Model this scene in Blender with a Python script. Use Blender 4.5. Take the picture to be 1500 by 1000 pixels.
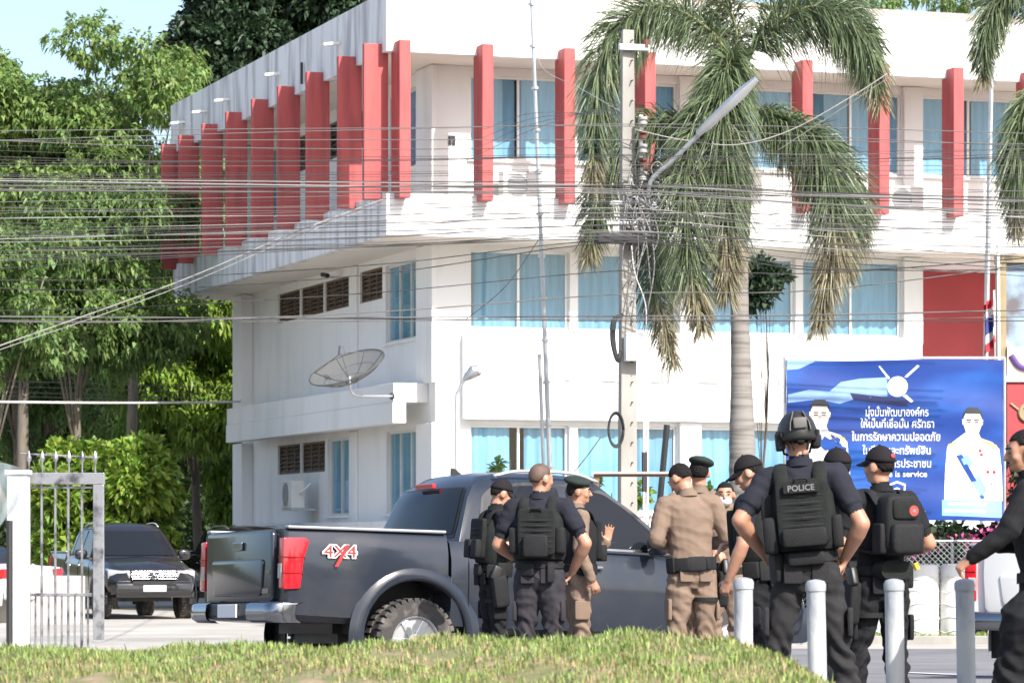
import bpy, bmesh, math, random
import numpy as np
from mathutils import Vector, Matrix, noise as mnoise
random.seed(11); RNG = np.random.default_rng(11)
R = math.radians
for _o in list(bpy.data.objects): bpy.data.objects.remove(_o)
SC = bpy.context.scene
COL = SC.collection
# ------------------------------------------------------------------ camera
CAMZ = 1.1; FPX = 5000.0; HY = 800.0
cd = bpy.data.cameras.new('camera'); cam = bpy.data.objects.new('camera', cd); COL.objects.link(cam)
cd.sensor_width = 36.0; cd.lens = FPX / 1500.0 * 36.0; cd.shift_y = 0.2
cd.clip_start = 0.5; cd.clip_end = 3000
cam.location = (0, 0, CAMZ); cam.rotation_euler = (R(90), 0, 0)
cd.dof.use_dof = True; cd.dof.focus_distance = 27.0; cd.dof.aperture_fstop = 10.0
SC.camera = cam
# ------------------------------------------------------------------ sky and sun
SUN_EL = R(42); SUN_H = Vector((0.556, -0.831)).normalized()
S = Vector((SUN_H.x * math.cos(SUN_EL), SUN_H.y * math.cos(SUN_EL), math.sin(SUN_EL)))
w = bpy.data.worlds.new('World'); SC.world = w; w.use_nodes = True
nt = w.node_tree; bg = nt.nodes['Background']
sky = nt.nodes.new('ShaderNodeTexSky'); sky.sky_type = 'NISHITA'; sky.sun_disc = False
sky.sun_elevation = SUN_EL; sky.sun_rotation = math.atan2(S.x, S.y)
sky.air_density = 1.0; sky.dust_density = 2.6; sky.ozone_density = 1.6; sky.altitude = 0
nt.links.new(sky.outputs[0], bg.inputs[0]); bg.inputs[1].default_value = 0.15
sd = bpy.data.lights.new('sun', 'SUN'); sun = bpy.data.objects.new('sun', sd); COL.objects.link(sun)
sd.energy = 4.6; sd.angle = R(0.5); sd.color = (1.0, 0.965, 0.91)
sun.location = (30, -20, 40); sun.rotation_euler = S.to_track_quat('Z', 'Y').to_euler()
SC.view_settings.view_transform = 'Standard'; SC.view_settings.look = 'None'
SC.view_settings.gamma = 1.0; SC.view_settings.exposure = 0.85; SC.view_settings.use_curve_mapping = False
SC.render.engine = 'CYCLES'
SC.cycles.use_denoising = True; SC.cycles.max_bounces = 8; SC.cycles.transparent_max_bounces = 12
SC.cycles.caustics_reflective = False; SC.cycles.caustics_refractive = False
SC.cycles.sample_clamp_indirect = 6.0

# ------------------------------------------------------------------ helpers
def at(px, py, d):
    """point at depth d that the photograph shows at px, py"""
    return Vector(((px - 750) * d / FPX, d, CAMZ + (HY - py) * d / FPX))
def gz(X, Y):
    """height of the sloping lot"""
    t = min(max((Y - 26.0) / 12.0, 0), 1)
    return -0.28 * (t * t * (3 - 2 * t))
def tag(o, label=None, cat=None, group=None, kind=None):
    if label: o['label'] = label
    if cat: o['category'] = cat
    if group: o['group'] = group
    if kind: o['kind'] = kind
    return o
def empty(name, loc=(0, 0, 0), rz=0, label=None, cat=None, group=None):
    o = bpy.data.objects.new(name, None); COL.objects.link(o)
    o.location = loc; o.rotation_euler = (0, 0, rz); o.empty_display_size = 0.2
    return tag(o, label, cat, group)
def copy_tree(o, parent=None):
    c = o.copy(); COL.objects.link(c); c.parent = parent
    for ch in o.children: copy_tree(ch, c)
    return c

_M = {}
def M(name, col, rough=0.6, metal=0.0, var=0.12, vs=3.0, bump=0.0, bs=40.0, spec=0.5, alt=None, altamt=0.5,
      stretch=(1, 1, 1), coat=0.0, island=0.0, transl=0.0, detail=5.0, objvar=0.0):
    if name in _M: return _M[name]
    m = bpy.data.materials.new(name); m.use_nodes = True; _M[name] = m
    n = m.node_tree.nodes; L = m.node_tree.links; b = n['Principled BSDF']
    b.inputs['Roughness'].default_value = rough; b.inputs['Metallic'].default_value = metal
    b.inputs['Specular IOR Level'].default_value = spec
    if coat: b.inputs['Coat Weight'].default_value = coat; b.inputs['Coat Roughness'].default_value = 0.05
    c = (*col, 1)
    b.inputs['Base Color'].default_value = c
    tc = n.new('ShaderNodeTexCoord'); mp = n.new('ShaderNodeMapping'); mp.inputs['Scale'].default_value = stretch
    L.new(tc.outputs['Object'], mp.inputs['Vector'])
    out = None
    if var or alt:
        nz = n.new('ShaderNodeTexNoise'); nz.inputs['Scale'].default_value = vs; nz.inputs['Detail'].default_value = detail
        L.new(mp.outputs[0], nz.inputs['Vector'])
        rp = n.new('ShaderNodeValToRGB'); L.new(nz.outputs['Fac'], rp.inputs[0])
        e = rp.color_ramp.elements
        if alt:
            e[0].position = 0.62 - 0.3 * altamt; e[1].position = 0.80 - 0.3 * altamt
            e[0].color = c; e[1].color = (*alt, 1)
        else:
            e[0].position = 0.3; e[1].position = 0.7
            e[0].color = tuple(x * (1 - var) for x in col) + (1,); e[1].color = tuple(min(1, x * (1 + var)) for x in col) + (1,)
        out = rp.outputs[0]
        rr = n.new('ShaderNodeMapRange'); rr.inputs[3].default_value = max(0, rough - 0.12 * min(1, rough * 2)); rr.inputs[4].default_value = min(1, rough + 0.1)
        L.new(nz.outputs['Fac'], rr.inputs[0]); L.new(rr.outputs[0], b.inputs['Roughness'])
    if island:
        g = n.new('ShaderNodeNewGeometry'); hs = n.new('ShaderNodeHueSaturation')
        mr = n.new('ShaderNodeMapRange'); mr.inputs[3].default_value = 1 - island; mr.inputs[4].default_value = 1 + island
        L.new(g.outputs['Random Per Island'], mr.inputs[0]); L.new(mr.outputs[0], hs.inputs['Value'])
        mh = n.new('ShaderNodeMapRange'); mh.inputs[3].default_value = 0.5 - 0.03; mh.inputs[4].default_value = 0.5 + 0.02
        mu = n.new('ShaderNodeMath'); mu.operation = 'FRACT'; mm = n.new('ShaderNodeMath'); mm.operation = 'MULTIPLY'; mm.inputs[1].default_value = 7.13
        L.new(g.outputs['Random Per Island'], mm.inputs[0]); L.new(mm.outputs[0], mu.inputs[0]); L.new(mu.outputs[0], mh.inputs[0]); L.new(mh.outputs[0], hs.inputs['Hue'])
        if out: L.new(out, hs.inputs['Color'])
        else: hs.inputs['Color'].default_value = c
        out = hs.outputs[0]
    if objvar:
        oi = n.new('ShaderNodeObjectInfo'); h2 = n.new('ShaderNodeHueSaturation'); m2 = n.new('ShaderNodeMapRange'); m2.inputs[3].default_value = 1 - objvar; m2.inputs[4].default_value = 1 + objvar * 0.5
        L.new(oi.outputs['Random'], m2.inputs[0]); L.new(m2.outputs[0], h2.inputs['Value'])
        if out: L.new(out, h2.inputs['Color'])
        else: h2.inputs['Color'].default_value = c
        out = h2.outputs[0]
    if out: L.new(out, b.inputs['Base Color'])
    if bump:
        nb = n.new('ShaderNodeTexNoise'); nb.inputs['Scale'].default_value = bs; nb.inputs['Detail'].default_value = 4
        L.new(mp.outputs[0], nb.inputs['Vector'])
        bp = n.new('ShaderNodeBump'); bp.inputs['Strength'].default_value = bump; bp.inputs['Distance'].default_value = 0.02
        L.new(nb.outputs['Fac'], bp.inputs['Height']); L.new(bp.outputs[0], b.inputs['Normal'])
    if transl:
        tr = n.new('ShaderNodeBsdfTranslucent'); mx = n.new('ShaderNodeMixShader'); mx.inputs[0].default_value = transl
        if out: L.new(out, tr.inputs[0])
        else: tr.inputs[0].default_value = c
        L.new(b.outputs[0], mx.inputs[1]); L.new(tr.outputs[0], mx.inputs[2]); L.new(mx.outputs[0], n['Material Output'].inputs[0])
    return m
def GLASS(name, tint=(0.8, 0.9, 0.92), refl=0.12, dark=0.0):
    """thin pane: partly clear, partly mirror, optionally tinted film"""
    if name in _M: return _M[name]
    m = bpy.data.materials.new(name); m.use_nodes = True; _M[name] = m
    n = m.node_tree.nodes; L = m.node_tree.links; n.remove(n['Principled BSDF'])
    t = n.new('ShaderNodeBsdfTransparent'); t.inputs[0].default_value = (*tint, 1)
    g = n.new('ShaderNodeBsdfGlossy'); g.inputs['Roughness'].default_value = 0.03; g.inputs['Color'].default_value = (0.9, 0.95, 1, 1)
    lw_ = n.new('ShaderNodeLayerWeight'); fr = n.new('ShaderNodeMath'); fr.operation = 'POWER'; fr.inputs[1].default_value = 4.0; L.new(lw_.outputs['Facing'], fr.inputs[0])
    ad = n.new('ShaderNodeMath'); ad.operation = 'MULTIPLY_ADD'; ad.inputs[1].default_value = 0.6; ad.inputs[2].default_value = 0.03 + refl; ad.use_clamp = True
    mx = n.new('ShaderNodeMixShader'); L.new(fr.outputs[0], ad.inputs[0]); L.new(ad.outputs[0], mx.inputs[0])
    L.new(t.outputs[0], mx.inputs[1]); L.new(g.outputs[0], mx.inputs[2]); L.new(mx.outputs[0], n['Material Output'].inputs[0])
    return m

def NET(name, col, cover):
    """fine woven mesh too small to see: part thread, part hole"""
    m = bpy.data.materials.new(name); m.use_nodes = True
    n = m.node_tree.nodes; L = m.node_tree.links; b = n['Principled BSDF']; b.inputs['Base Color'].default_value = (*col, 1); b.inputs['Roughness'].default_value = 0.8
    t = n.new('ShaderNodeBsdfTransparent'); mx = n.new('ShaderNodeMixShader'); mx.inputs[0].default_value = cover
    L.new(t.outputs[0], mx.inputs[1]); L.new(b.outputs[0], mx.inputs[2]); L.new(mx.outputs[0], n['Material Output'].inputs[0])
    return m

class MB:
    """collects shapes into one mesh"""
    def __init__(s): s.v = []; s.f = []
    def add(s, vs, fs):
        b = len(s.v); s.v += [tuple(p) for p in vs]; s.f += [tuple(i + b for i in f) for f in fs]; return s
    def box(s, x0, x1, y0, y1, z0, z1, T=None):
        vs = [Vector((x, y, z)) for x in (x0, x1) for y in (y0, y1) for z in (z0, z1)]
        if T is not None: vs = [T @ p for p in vs]
        return s.add(vs, [(0, 1, 3, 2), (4, 6, 7, 5), (0, 4, 5, 1), (2, 3, 7, 6), (0, 2, 6, 4), (1, 5, 7, 3)])
    def quad(s, a, b, c, d): return s.add([a, b, c, d], [(0, 1, 2, 3)])
    def tube(s, pts, rad, n=8, cap=True, up=None, sq=None):
        """swept tube; rad: number, list of numbers, or list of (a, b) half-axes; sq: superellipse power"""
        pts = [Vector(p) for p in pts]; k = len(pts)
        if not isinstance(rad, (list, tuple)): rad = [rad] * k
        up = Vector(up) if up is not None else None
        vs = []; N = None
        for i, p in enumerate(pts):
            t = (pts[min(i + 1, k - 1)] - pts[max(i - 1, 0)])
            t = t.normalized() if t.length > 1e-9 else Vector((0, 0, 1))
            if N is None:
                N = up if up is not None else (Vector((1, 0, 0)) if abs(t.x) < 0.9 else Vector((0, 1, 0)))
            N = (N - t * N.dot(t)); N = N.normalized() if N.length > 1e-6 else t.orthogonal().normalized()
            B = t.cross(N)
            r = rad[i]; a, b = r if isinstance(r, (tuple, list)) else (r, r)
            for j in range(n):
                q = 2 * math.pi * j / n; c, sn = math.cos(q), math.sin(q)
                if sq: c = math.copysign(abs(c) ** sq, c); sn = math.copysign(abs(sn) ** sq, sn)
                vs.append(p + N * (a * c) + B * (b * sn))
        fs = [(i * n + j, i * n + (j + 1) % n, (i + 1) * n + (j + 1) % n, (i + 1) * n + j) for i in range(k - 1) for j in range(n)]
        if cap: fs += [tuple(range(n - 1, -1, -1)), tuple(range((k - 1) * n, k * n))]
        return s.add(vs, fs)
    def lathe(s, prof, n=16, T=None):
        vs = [Vector((r * math.cos(2 * math.pi * j / n), r * math.sin(2 * math.pi * j / n), z)) for r, z in prof for j in range(n)]
        if T is not None: vs = [T @ p for p in vs]
        k = len(prof)
        fs = [(i * n + j, i * n + (j + 1) % n, (i + 1) * n + (j + 1) % n, (i + 1) * n + j) for i in range(k - 1) for j in range(n)]
        if prof[0][0] > 1e-6: fs.append(tuple(range(n - 1, -1, -1)))
        if prof[-1][0] > 1e-6: fs.append(tuple(range((k - 1) * n, k * n)))
        return s.add(vs, fs)
    def prism(s, poly, f0, f1):
        """poly: 2-d points; f0, f1 map (a, b) to a 3-d point on each end"""
        n = len(poly); vs = [f0(*p) for p in poly] + [f1(*p) for p in poly]
        fs = [tuple(range(n - 1, -1, -1)), tuple(range(n, 2 * n))] + [(i, (i + 1) % n, n + (i + 1) % n, n + i) for i in range(n)]
        return s.add(vs, fs)
    def grid(s, rows, closed=False):
        """rows: list of equal-length point lists"""
        n = len(rows[0]); vs = [p for r in rows for p in r]; m = n if closed else n - 1
        return s.add(vs, [(i * n + j, i * n + (j + 1) % n, (i + 1) * n + (j + 1) % n, (i + 1) * n + j) for i in range(len(rows) - 1) for j in range(m)])
    def ell(s, c, r, nu=14, nv=9, T=None, sq=1.0):
        c = Vector(c); rows = []
        for i in range(nv + 1):
            ph = -math.pi / 2 + math.pi * i / nv; row = []
            for j in range(nu):
                q = 2 * math.pi * j / nu
                f = lambda x: math.copysign(abs(x) ** sq, x)
                p = Vector((r[0] * f(math.cos(ph)) * f(math.cos(q)), r[1] * f(math.cos(ph)) * f(math.sin(q)), r[2] * f(math.sin(ph))))
                row.append(c + (T @ p if T is not None else p))
            rows.append(row)
        return s.grid(rows, True)
    def rbox(s, c, size, rot=None, r=0.15):
        """soft-cornered box (superellipsoid)"""
        T = rot.to_matrix() if rot is not None and hasattr(rot, 'to_matrix') else rot
        return s.ell(c, (size[0] / 2, size[1] / 2, size[2] / 2), 16, 8, T, r + 0.12)
    def xf(s, T):
        s.v = [tuple(T @ Vector(p)) for p in s.v]; return s
    def build(s, name, mat, parent=None, bevel=0.0, smooth=False, recalc=True, seg=2, loc=None, weld=False):
        me = bpy.data.meshes.new(name); me.from_pydata([tuple(p) for p in s.v], [], s.f)
        bm = bmesh.new(); bm.from_mesh(me)
        if weld: bmesh.ops.remove_doubles(bm, verts=bm.verts, dist=1e-5)
        if recalc: bmesh.ops.recalc_face_normals(bm, faces=bm.faces)
        if bevel: bmesh.ops.bevel(bm, geom=[e for e in bm.edges if len(e.link_faces) == 2 and e.calc_face_angle(0) > 0.5], offset=bevel, segments=seg, affect='EDGES', profile=0.5, clamp_overlap=True)
        bm.to_mesh(me); bm.free()
        me.materials.append(mat)
        if smooth:
            me.polygons.foreach_set('use_smooth', [True] * len(me.polygons))
            if smooth != 'all': me.set_sharp_from_angle(angle=R(40 if smooth is True else smooth))
        o = bpy.data.objects.new(name, me); COL.objects.link(o); o.parent = parent
        if loc is not None: o.location = loc
        return o
def npmesh(name, V, F, mat, parent=None, smooth=False):
    """fast mesh from numpy vertices and faces (all of one size)"""
    me = bpy.data.meshes.new(name); k = F.shape[1]
    me.vertices.add(len(V)); me.vertices.foreach_set('co', V.astype(np.float32).ravel())
    me.loops.add(F.size); me.loops.foreach_set('vertex_index', F.astype(np.int32).ravel())
    me.polygons.add(len(F)); me.polygons.foreach_set('loop_start', np.arange(len(F), dtype=np.int32) * k)
    me.update(calc_edges=True); me.validate()
    if smooth: me.polygons.foreach_set('use_smooth', [True] * len(me.polygons))
    me.materials.append(mat)
    o = bpy.data.objects.new(name, me); COL.objects.link(o); o.parent = parent
    return o
def text_mesh(name, body, size, mat, parent, T, depth=0.002, align='CENTER', width=1.0, bold=0.0):
    c = bpy.data.curves.new(name, 'FONT'); c.body = body; c.size = size; c.align_x = align; c.align_y = 'CENTER'; c.extrude = depth; c.offset = bold
    c.resolution_u = 3
    t = bpy.data.objects.new('tmp_text', c); COL.objects.link(t)
    dg = bpy.context.evaluated_depsgraph_get(); me = bpy.data.meshes.new_from_object(t.evaluated_get(dg))
    bpy.data.objects.remove(t); bpy.data.curves.remove(c)
    me.transform(Matrix.Diagonal((width, 1, 1, 1))); me.name = name
    me.materials.clear(); me.materials.append(mat)
    o = bpy.data.objects.new(name, me); COL.objects.link(o); o.parent = parent; o.matrix_local = T
    return o
# ------------------------------------------------------------------ ground
m_lot = M('lot_concrete', (0.36, 0.335, 0.30), 0.85, var=0.18, vs=0.6, bump=0.25, bs=18)
m_road = M('asphalt', (0.16, 0.155, 0.16), 0.9, var=0.25, vs=1.2, bump=0.4, bs=60)
m_soil = M('soil_turf', (0.15, 0.15, 0.06), 0.95, var=0.3, vs=5, bump=0.8, bs=30, alt=(0.30, 0.21, 0.14), altamt=0.45, detail=9)
g = MB(); rows = []
ys = list(np.linspace(-4, 12, 5)) + list(np.linspace(14, 60, 60)) + [80, 120, 200, 400, 900, 2500]
xs = [-2500, -600, -120, -40] + list(np.linspace(-20, 20, 41)) + [40, 120, 600, 2500]
rows = [[(x, y, gz(x, y)) for x in xs] for y in ys]
tag(g.grid(rows).build('ground', m_lot, smooth='all'), kind='structure')
g = MB(); xs2 = np.linspace(-60, 30, 90); ys2 = np.linspace(15, 33, 30)
tag(g.grid([[(x, y, gz(x, y) + 0.006) for x in xs2] for y in ys2]).build('road', m_road, smooth='all'), kind='structure')
g = MB(); xs2 = np.linspace(2.6, 16, 20); ys2 = np.linspace(33.05, 46, 24)
tag(g.grid([[(x, y, gz(x, y) + 0.006) for x in xs2] for y in ys2]).build('driveway', m_road, smooth='all'), kind='structure')

# ------------------------------------------------------------------ office building
TH = math.atan(1700 / 5000)
m_white = M('white_render', (0.76, 0.755, 0.745), 0.85, vs=1.1, stretch=(1.3, 1.3, 0.35), alt=(0.69, 0.68, 0.66), altamt=0.4, bump=0.10, bs=22)
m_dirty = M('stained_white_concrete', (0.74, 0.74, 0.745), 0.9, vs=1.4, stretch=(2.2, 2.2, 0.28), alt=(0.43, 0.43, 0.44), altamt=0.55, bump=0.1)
m_soffit = M('cream_soffit', (0.74, 0.68, 0.60), 0.9, var=0.05, vs=1)
m_fin = M('red_paint', (0.42, 0.078, 0.075), 0.65, vs=2.2, stretch=(2.5, 2.5, 0.3), alt=(0.31, 0.058, 0.060), altamt=0.5, bump=0.05)
m_redwall = M('red_wall_paint', (0.36, 0.05, 0.055), 0.7, var=0.10, vs=1.4, bump=0.08)
m_alu = M('aluminium_frame', (0.72, 0.72, 0.70), 0.45, 0.3, var=0.05)
m_curt = M('blue_curtain', (0.215, 0.41, 0.57), 0.8, var=0.14, vs=5, stretch=(3, 3, 0.2), transl=0.12, objvar=0.22)
m_louv = M('brown_louvre_wood', (0.12, 0.085, 0.06), 0.6, var=0.2, vs=6)
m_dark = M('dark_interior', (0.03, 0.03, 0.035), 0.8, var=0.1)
m_pane = GLASS('window_glass', (0.88, 0.96, 0.98), 0.015)
m_tile = M('roof_tile_grey', (0.42, 0.37, 0.32), 0.9, var=0.25, vs=4)
m_grey = M('grey_metal', (0.32, 0.33, 0.34), 0.5, 0.4, var=0.1)
m_black = M('black_rubber', (0.02, 0.02, 0.022), 0.6, var=0.1)
P0 = ((566 - 750) * 66 / FPX, 66.0, 0)
bld = empty('office_building', P0, TH, 'white three-storey office building with red vertical fins and blue-curtained windows', 'building')
ZS, ZE = 10.67, 11.85     # roof soffit and top of the fascia
BS, BE = 7.12, 7.95       # storey band
LX, LY, OV = 21.0, 18.36, 1.45
MB().box(0, LX, 0, 0.2, ZS, ZE).build('roof_fascia', m_white, bld, bevel=0.01)
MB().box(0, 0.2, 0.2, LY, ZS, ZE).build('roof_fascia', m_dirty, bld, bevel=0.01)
MB().box(0.2, LX, 0.2, LY, ZS + 0.004, ZS + 0.3).build('roof_slab', m_soffit, bld)
MB().box(0, LX, 0, 0.2, BS, BE).build('balcony_band', m_white, bld, bevel=0.01)
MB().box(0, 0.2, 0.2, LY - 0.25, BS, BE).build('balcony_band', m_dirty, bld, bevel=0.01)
MB().box(0.2, LX, 0.2, LY - 0.25, BS + 0.004, BS + 0.2).build('balcony_slab', m_soffit, bld)
# hip roof in tile rows above the front fascia
rf = MB()
for i in range(9):
    y0 = 0.3 + i * 0.42; z0 = ZE - 0.12 + i * 0.105
    pts = [[(x, y0 - (0.04 if k == 0 else 0), z0 + 0.045 * (0.5 + 0.5 * math.cos(x * 2 * math.pi / 0.3)) + (0.03 if k == 0 else 0.105)) for x in np.arange(3.2 + i * 0.42, LX, 0.075)] for k in (0,)]
    a = pts[0]; b = [(x, y + 0.5, z + 0.085) for x, y, z in a]; c = [(x, y, z - 0.06) for x, y, z in a]
    rf.grid([c, a, b])
tag(rf.build('roof', m_tile, bld, recalc=False), kind='stuff')
def openwall(name, mapf, a0, a1, z0, z1, rects, mat, dep=0.2):
    A = sorted({a0, a1, *[r[0] for r in rects], *[r[1] for r in rects]}); Z = sorted({z0, z1, *[r[2] for r in rects], *[r[3] for r in rects]})
    q = MB()
    for i in range(len(A) - 1):
        for j in range(len(Z) - 1):
            ca, cz = (A[i] + A[i + 1]) / 2, (Z[j] + Z[j + 1]) / 2
            if any(r[0] < ca < r[1] and r[2] < cz < r[3] for r in rects): continue
            q.quad(mapf(A[i], 0, Z[j]), mapf(A[i + 1], 0, Z[j]), mapf(A[i + 1], 0, Z[j + 1]), mapf(A[i], 0, Z[j + 1]))
    for r in rects:
        c = [(r[0], r[2]), (r[1], r[2]), (r[1], r[3]), (r[0], r[3])]
        for k in range(4):
            p, s_ = c[k], c[(k + 1) % 4]
            q.quad(mapf(p[0], 0, p[1]), mapf(s_[0], 0, s_[1]), mapf(s_[0], dep, s_[1]), mapf(p[0], dep, p[1]))
    return q.build(name, mat, bld, recalc=False, weld=True)
FR = lambda a, d, z: (a, OV + d, z)
SD = lambda a, d, z: (OV + d, a, z)
def bar(q, mapf, a0, a1, d0, d1, z0, z1):
    p, s_ = mapf(a0, d0, z0), mapf(a1, d1, z1)
    q.box(min(p[0], s_[0]), max(p[0], s_[0]), min(p[1], s_[1]), max(p[1], s_[1]), z0, z1)
def curtain_rows(mapf, a0, a1, z0, z1, dep, amp=0.035, per=0.17, gather=0.0, seed=0):
    n = int((a1 - a0) / 0.028) + 2; rr = random.Random(seed); ph = rr.random() * 6; per = per * rr.uniform(0.75, 1.5); amp = amp * rr.uniform(0.7, 1.3)
    rows = []
    for z in np.linspace(z0, z1, 7):
        k = (z1 - z) / (z1 - z0); row = []
        for i in range(n):
            t = i / (n - 1); a = a0 + (a1 - a0) * t * (1 - gather * 0.3 * (1 - k))
            w_ = 2 * math.pi * (a / per + 0.18 * math.sin(a * 5 + ph) + 0.1 * math.sin(a * 11.3 + ph))
            row.append(mapf(a, dep + amp * (0.5 + 0.5 * math.sin(w_)) + 0.012 * math.sin(a * 23 + k * 2), z))
        rows.append(row)
    return rows
_ws = [0]
def window(mapf, a0, a1, z0, z1, n=2, gap=None, open_end=0.0):
    q = MB(); t = 0.05
    bar(q, mapf, a0, a1, 0.07, 0.13, z0, z0 + t); bar(q, mapf, a0, a1, 0.07, 0.13, z1 - t, z1)
    e = [a0 + (a1 - a0) * i / n for i in range(n + 1)]
    for i, a in enumerate(e):
        c0 = a if i == 0 else a - t / 2; c0 = c0 if i < n else a - t
        bar(q, mapf, c0, c0 + t, 0.068, 0.132, z0 + t + 0.001, z1 - t - 0.001)
    wdw = q.build('window', m_alu, bld)
    sl = MB(); bar(sl, mapf, a0 - 0.06, a1 + 0.06, -0.07, 0.066, z0 - 0.06, z0 - 0.003); sl.build('sill', m_white, wdw, bevel=0.006)
    for i in range(n):
        _ws[0] += 1
        x0 = e[i] + t / 2; x1 = e[i + 1] - t / 2
        MB().quad(mapf(x0, 0.1, z0 + t), mapf(x1, 0.1, z0 + t), mapf(x1, 0.1, z1 - t), mapf(x0, 0.1, z1 - t)).build('pane', m_pane, wdw, recalc=False)
        c0, c1 = x0, x1
        c0 += random.choice([0, 0, 0, 0.03, 0.07]); c1 -= random.choice([0, 0, 0, 0.03])
        if gap and i in gap: c0, c1 = x0 + gap[i][0], x1 - gap[i][1]
        MB().grid(curtain_rows(mapf, c0, c1, z0 + 0.0, z1, 0.115, seed=_ws[0])).build('curtain', m_curt, wdw, smooth='all', recalc=False)
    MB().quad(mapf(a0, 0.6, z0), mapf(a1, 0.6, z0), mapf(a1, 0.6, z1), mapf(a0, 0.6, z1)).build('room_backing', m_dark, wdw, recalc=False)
    return wdw
def louvre(mapf, a0, a1, z0, z1):
    q = MB(); t = 0.045
    bar(q, mapf, a0, a1, 0.05, 0.13, z0, z0 + t); bar(q, mapf, a0, a1, 0.05, 0.13, z1 - t, z1)
    n = 3
    for i in range(n + 1):
        a = a0 + (a1 - a0 - t) * i / n; bar(q, mapf, a, a + t, 0.048, 0.132, z0 + t + 0.001, z1 - t - 0.001)
    lw = q.build('louvre_window', m_louv, bld)
    for k in range(6):
        z = z0 + t + 0.02 + k * (z1 - z0 - 2 * t) / 6
        s_ = MB(); p = [mapf(a0 + t, 0.06, z), mapf(a1 - t, 0.06, z), mapf(a1 - t, 0.12, z + 0.075), mapf(a0 + t, 0.12, z + 0.075)]
        q2 = [(x, y, zz - 0.008) for x, y, zz in p]
        s_.add(p + q2, [(0, 1, 2, 3), (4, 7, 6, 5), (0, 4, 5, 1), (1, 5, 6, 2), (2, 6, 7, 3), (3, 7, 4, 0)]).build('slat', m_louv, lw)
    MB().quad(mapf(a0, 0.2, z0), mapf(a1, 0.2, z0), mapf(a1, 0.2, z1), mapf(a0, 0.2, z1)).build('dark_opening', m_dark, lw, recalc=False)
    return lw
bays = [(2.17, 4.26), (4.44, 6.61), (7.12, 9.2), (9.38, 11.62)]
f3 = [(a, b, 8.83, 10.5) for a, b in bays] + [(12.09, 14.31, 8.83, 10.5), (14.6, 16.7, 8.83, 10.5)]
f2 = [(a, b, 5.44, 7.02) for a, b in bays]
f1 = [(a, b, 1.78, 3.53) for a, b in bays]
red = (12.09, 17.5, 3.3, 7.05)
openwall('wall', FR, OV, LX, -0.4, ZS - 0.002, f3 + f2 + f1 + [red], m_white)
for i, r in enumerate(f3): window(FR, *r, n=3 if i in (1,) else 2)
for i, r in enumerate(f2): window(FR, *r, n=2)
for i, r in enumerate(f1): window(FR, *r, n=2, gap={0: (0, 0.14), 1: (0.12, 0)} if i == 0 else None)
# recessed red entrance bay
q = MB(); q.box(12.09, 17.5, OV + 2.3, OV + 2.4, 3.0, 7.1); q.build('entrance_wall', m_redwall, bld)
q = MB(); q.quad((12.087, OV + 0.2, 3.3), (12.087, OV + 2.3, 3.3), (12.087, OV + 2.3, 7.1), (12.087, OV + 0.2, 7.1))
q.quad((12.087, OV + 0.2, 7.052), (17.5, OV + 0.2, 7.052), (17.5, OV + 2.3, 7.052), (12.087, OV + 2.3, 7.052))
q.quad((12.087, OV + 0.2, 3.3), (17.5, OV + 0.2, 3.3), (17.5, OV + 2.3, 3.3), (12.087, OV + 2.3, 3.3)); q.build('entrance_recess', m_white, bld, recalc=False)
# projecting ledge over the ground floor windows
MB().box(2.0, 12.0, 1.22, OV - 0.002, 3.63, 5.36).build('front_ledge', m_white, bld, bevel=0.012)
for a0, a1, z0, z1 in [(4.27, 4.43, 5.44, 7.02), (4.27, 4.43, 1.8, 3.5), (9.21, 9.37, 5.44, 7.02), (9.21, 9.37, 1.8, 3.5)]:
    MB().box(a0, a1, OV - 0.05, OV - 0.002, z0, z1).build('pilaster', m_white, bld, bevel=0.008)
for a0, a1 in [(6.63, 7.1), (11.64, 12.07)]:
    for z0, z1 in ((1.5, 3.62), (5.31, 7.11), (7.33, 10.66)):
        MB().box(a0, a1, OV - 0.12, OV - 0.002, z0, z1).build('column', m_white, bld, bevel=0.01)
# side wall
s2 = [(5.14, 6.82, 6.28, 6.95), (7.67, 9.63, 6.28, 6.95), (9.7, 11.64, 6.28, 6.95), (11.7, 13.64, 6.28, 6.95)]
s1 = [(9.58, 11.56, 2.76, 3.44), (11.66, 13.64, 2.76, 3.44)]
s3 = [(5.1, 6.9, 9.6, 10.4), (7.4, 9.3, 9.6, 10.4), (10.2, 12.2, 9.6, 10.4)]
sg = [(2.54, 4.89, 5.32, 6.93), (2.54, 4.84, 1.78, 3.48), (7.61, 9.36, 1.78, 3.46), (1.9, 2.4, 8.2, 10.2), (2.6, 4.6, 8.8, 10.4), (13.0, 15.0, 8.8, 10.4)]
openwall('wall', SD, OV, 16.84, -0.4, ZS - 0.002, s1 + s2 + s3 + sg, m_white)
for r in s1 + s2 + s3: louvre(SD, *r)
window(SD, *sg[0], n=3); window(SD, *sg[1], n=3); window(SD, *sg[2], n=2); window(SD, *sg[3], n=1); window(SD, *sg[4], n=2); window(SD, *sg[5], n=2)
MB().box(OV, LX, 16.842, 17.0, -0.4, ZS).build('wall', m_white, bld)
for y0, y1, p in [(15.95, 16.838, 0.28), (6.93, 7.5, 0.05), (OV - 0.08, 2.45, 0.1)]:
    for z0, z1 in ((-0.4, 3.56), (4.36, 7.11), (7.33, 10.66)):
        MB().box(OV - p, OV - 0.002, y0, y1, z0, z1).build('column', m_white, bld, bevel=0.01)
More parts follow.
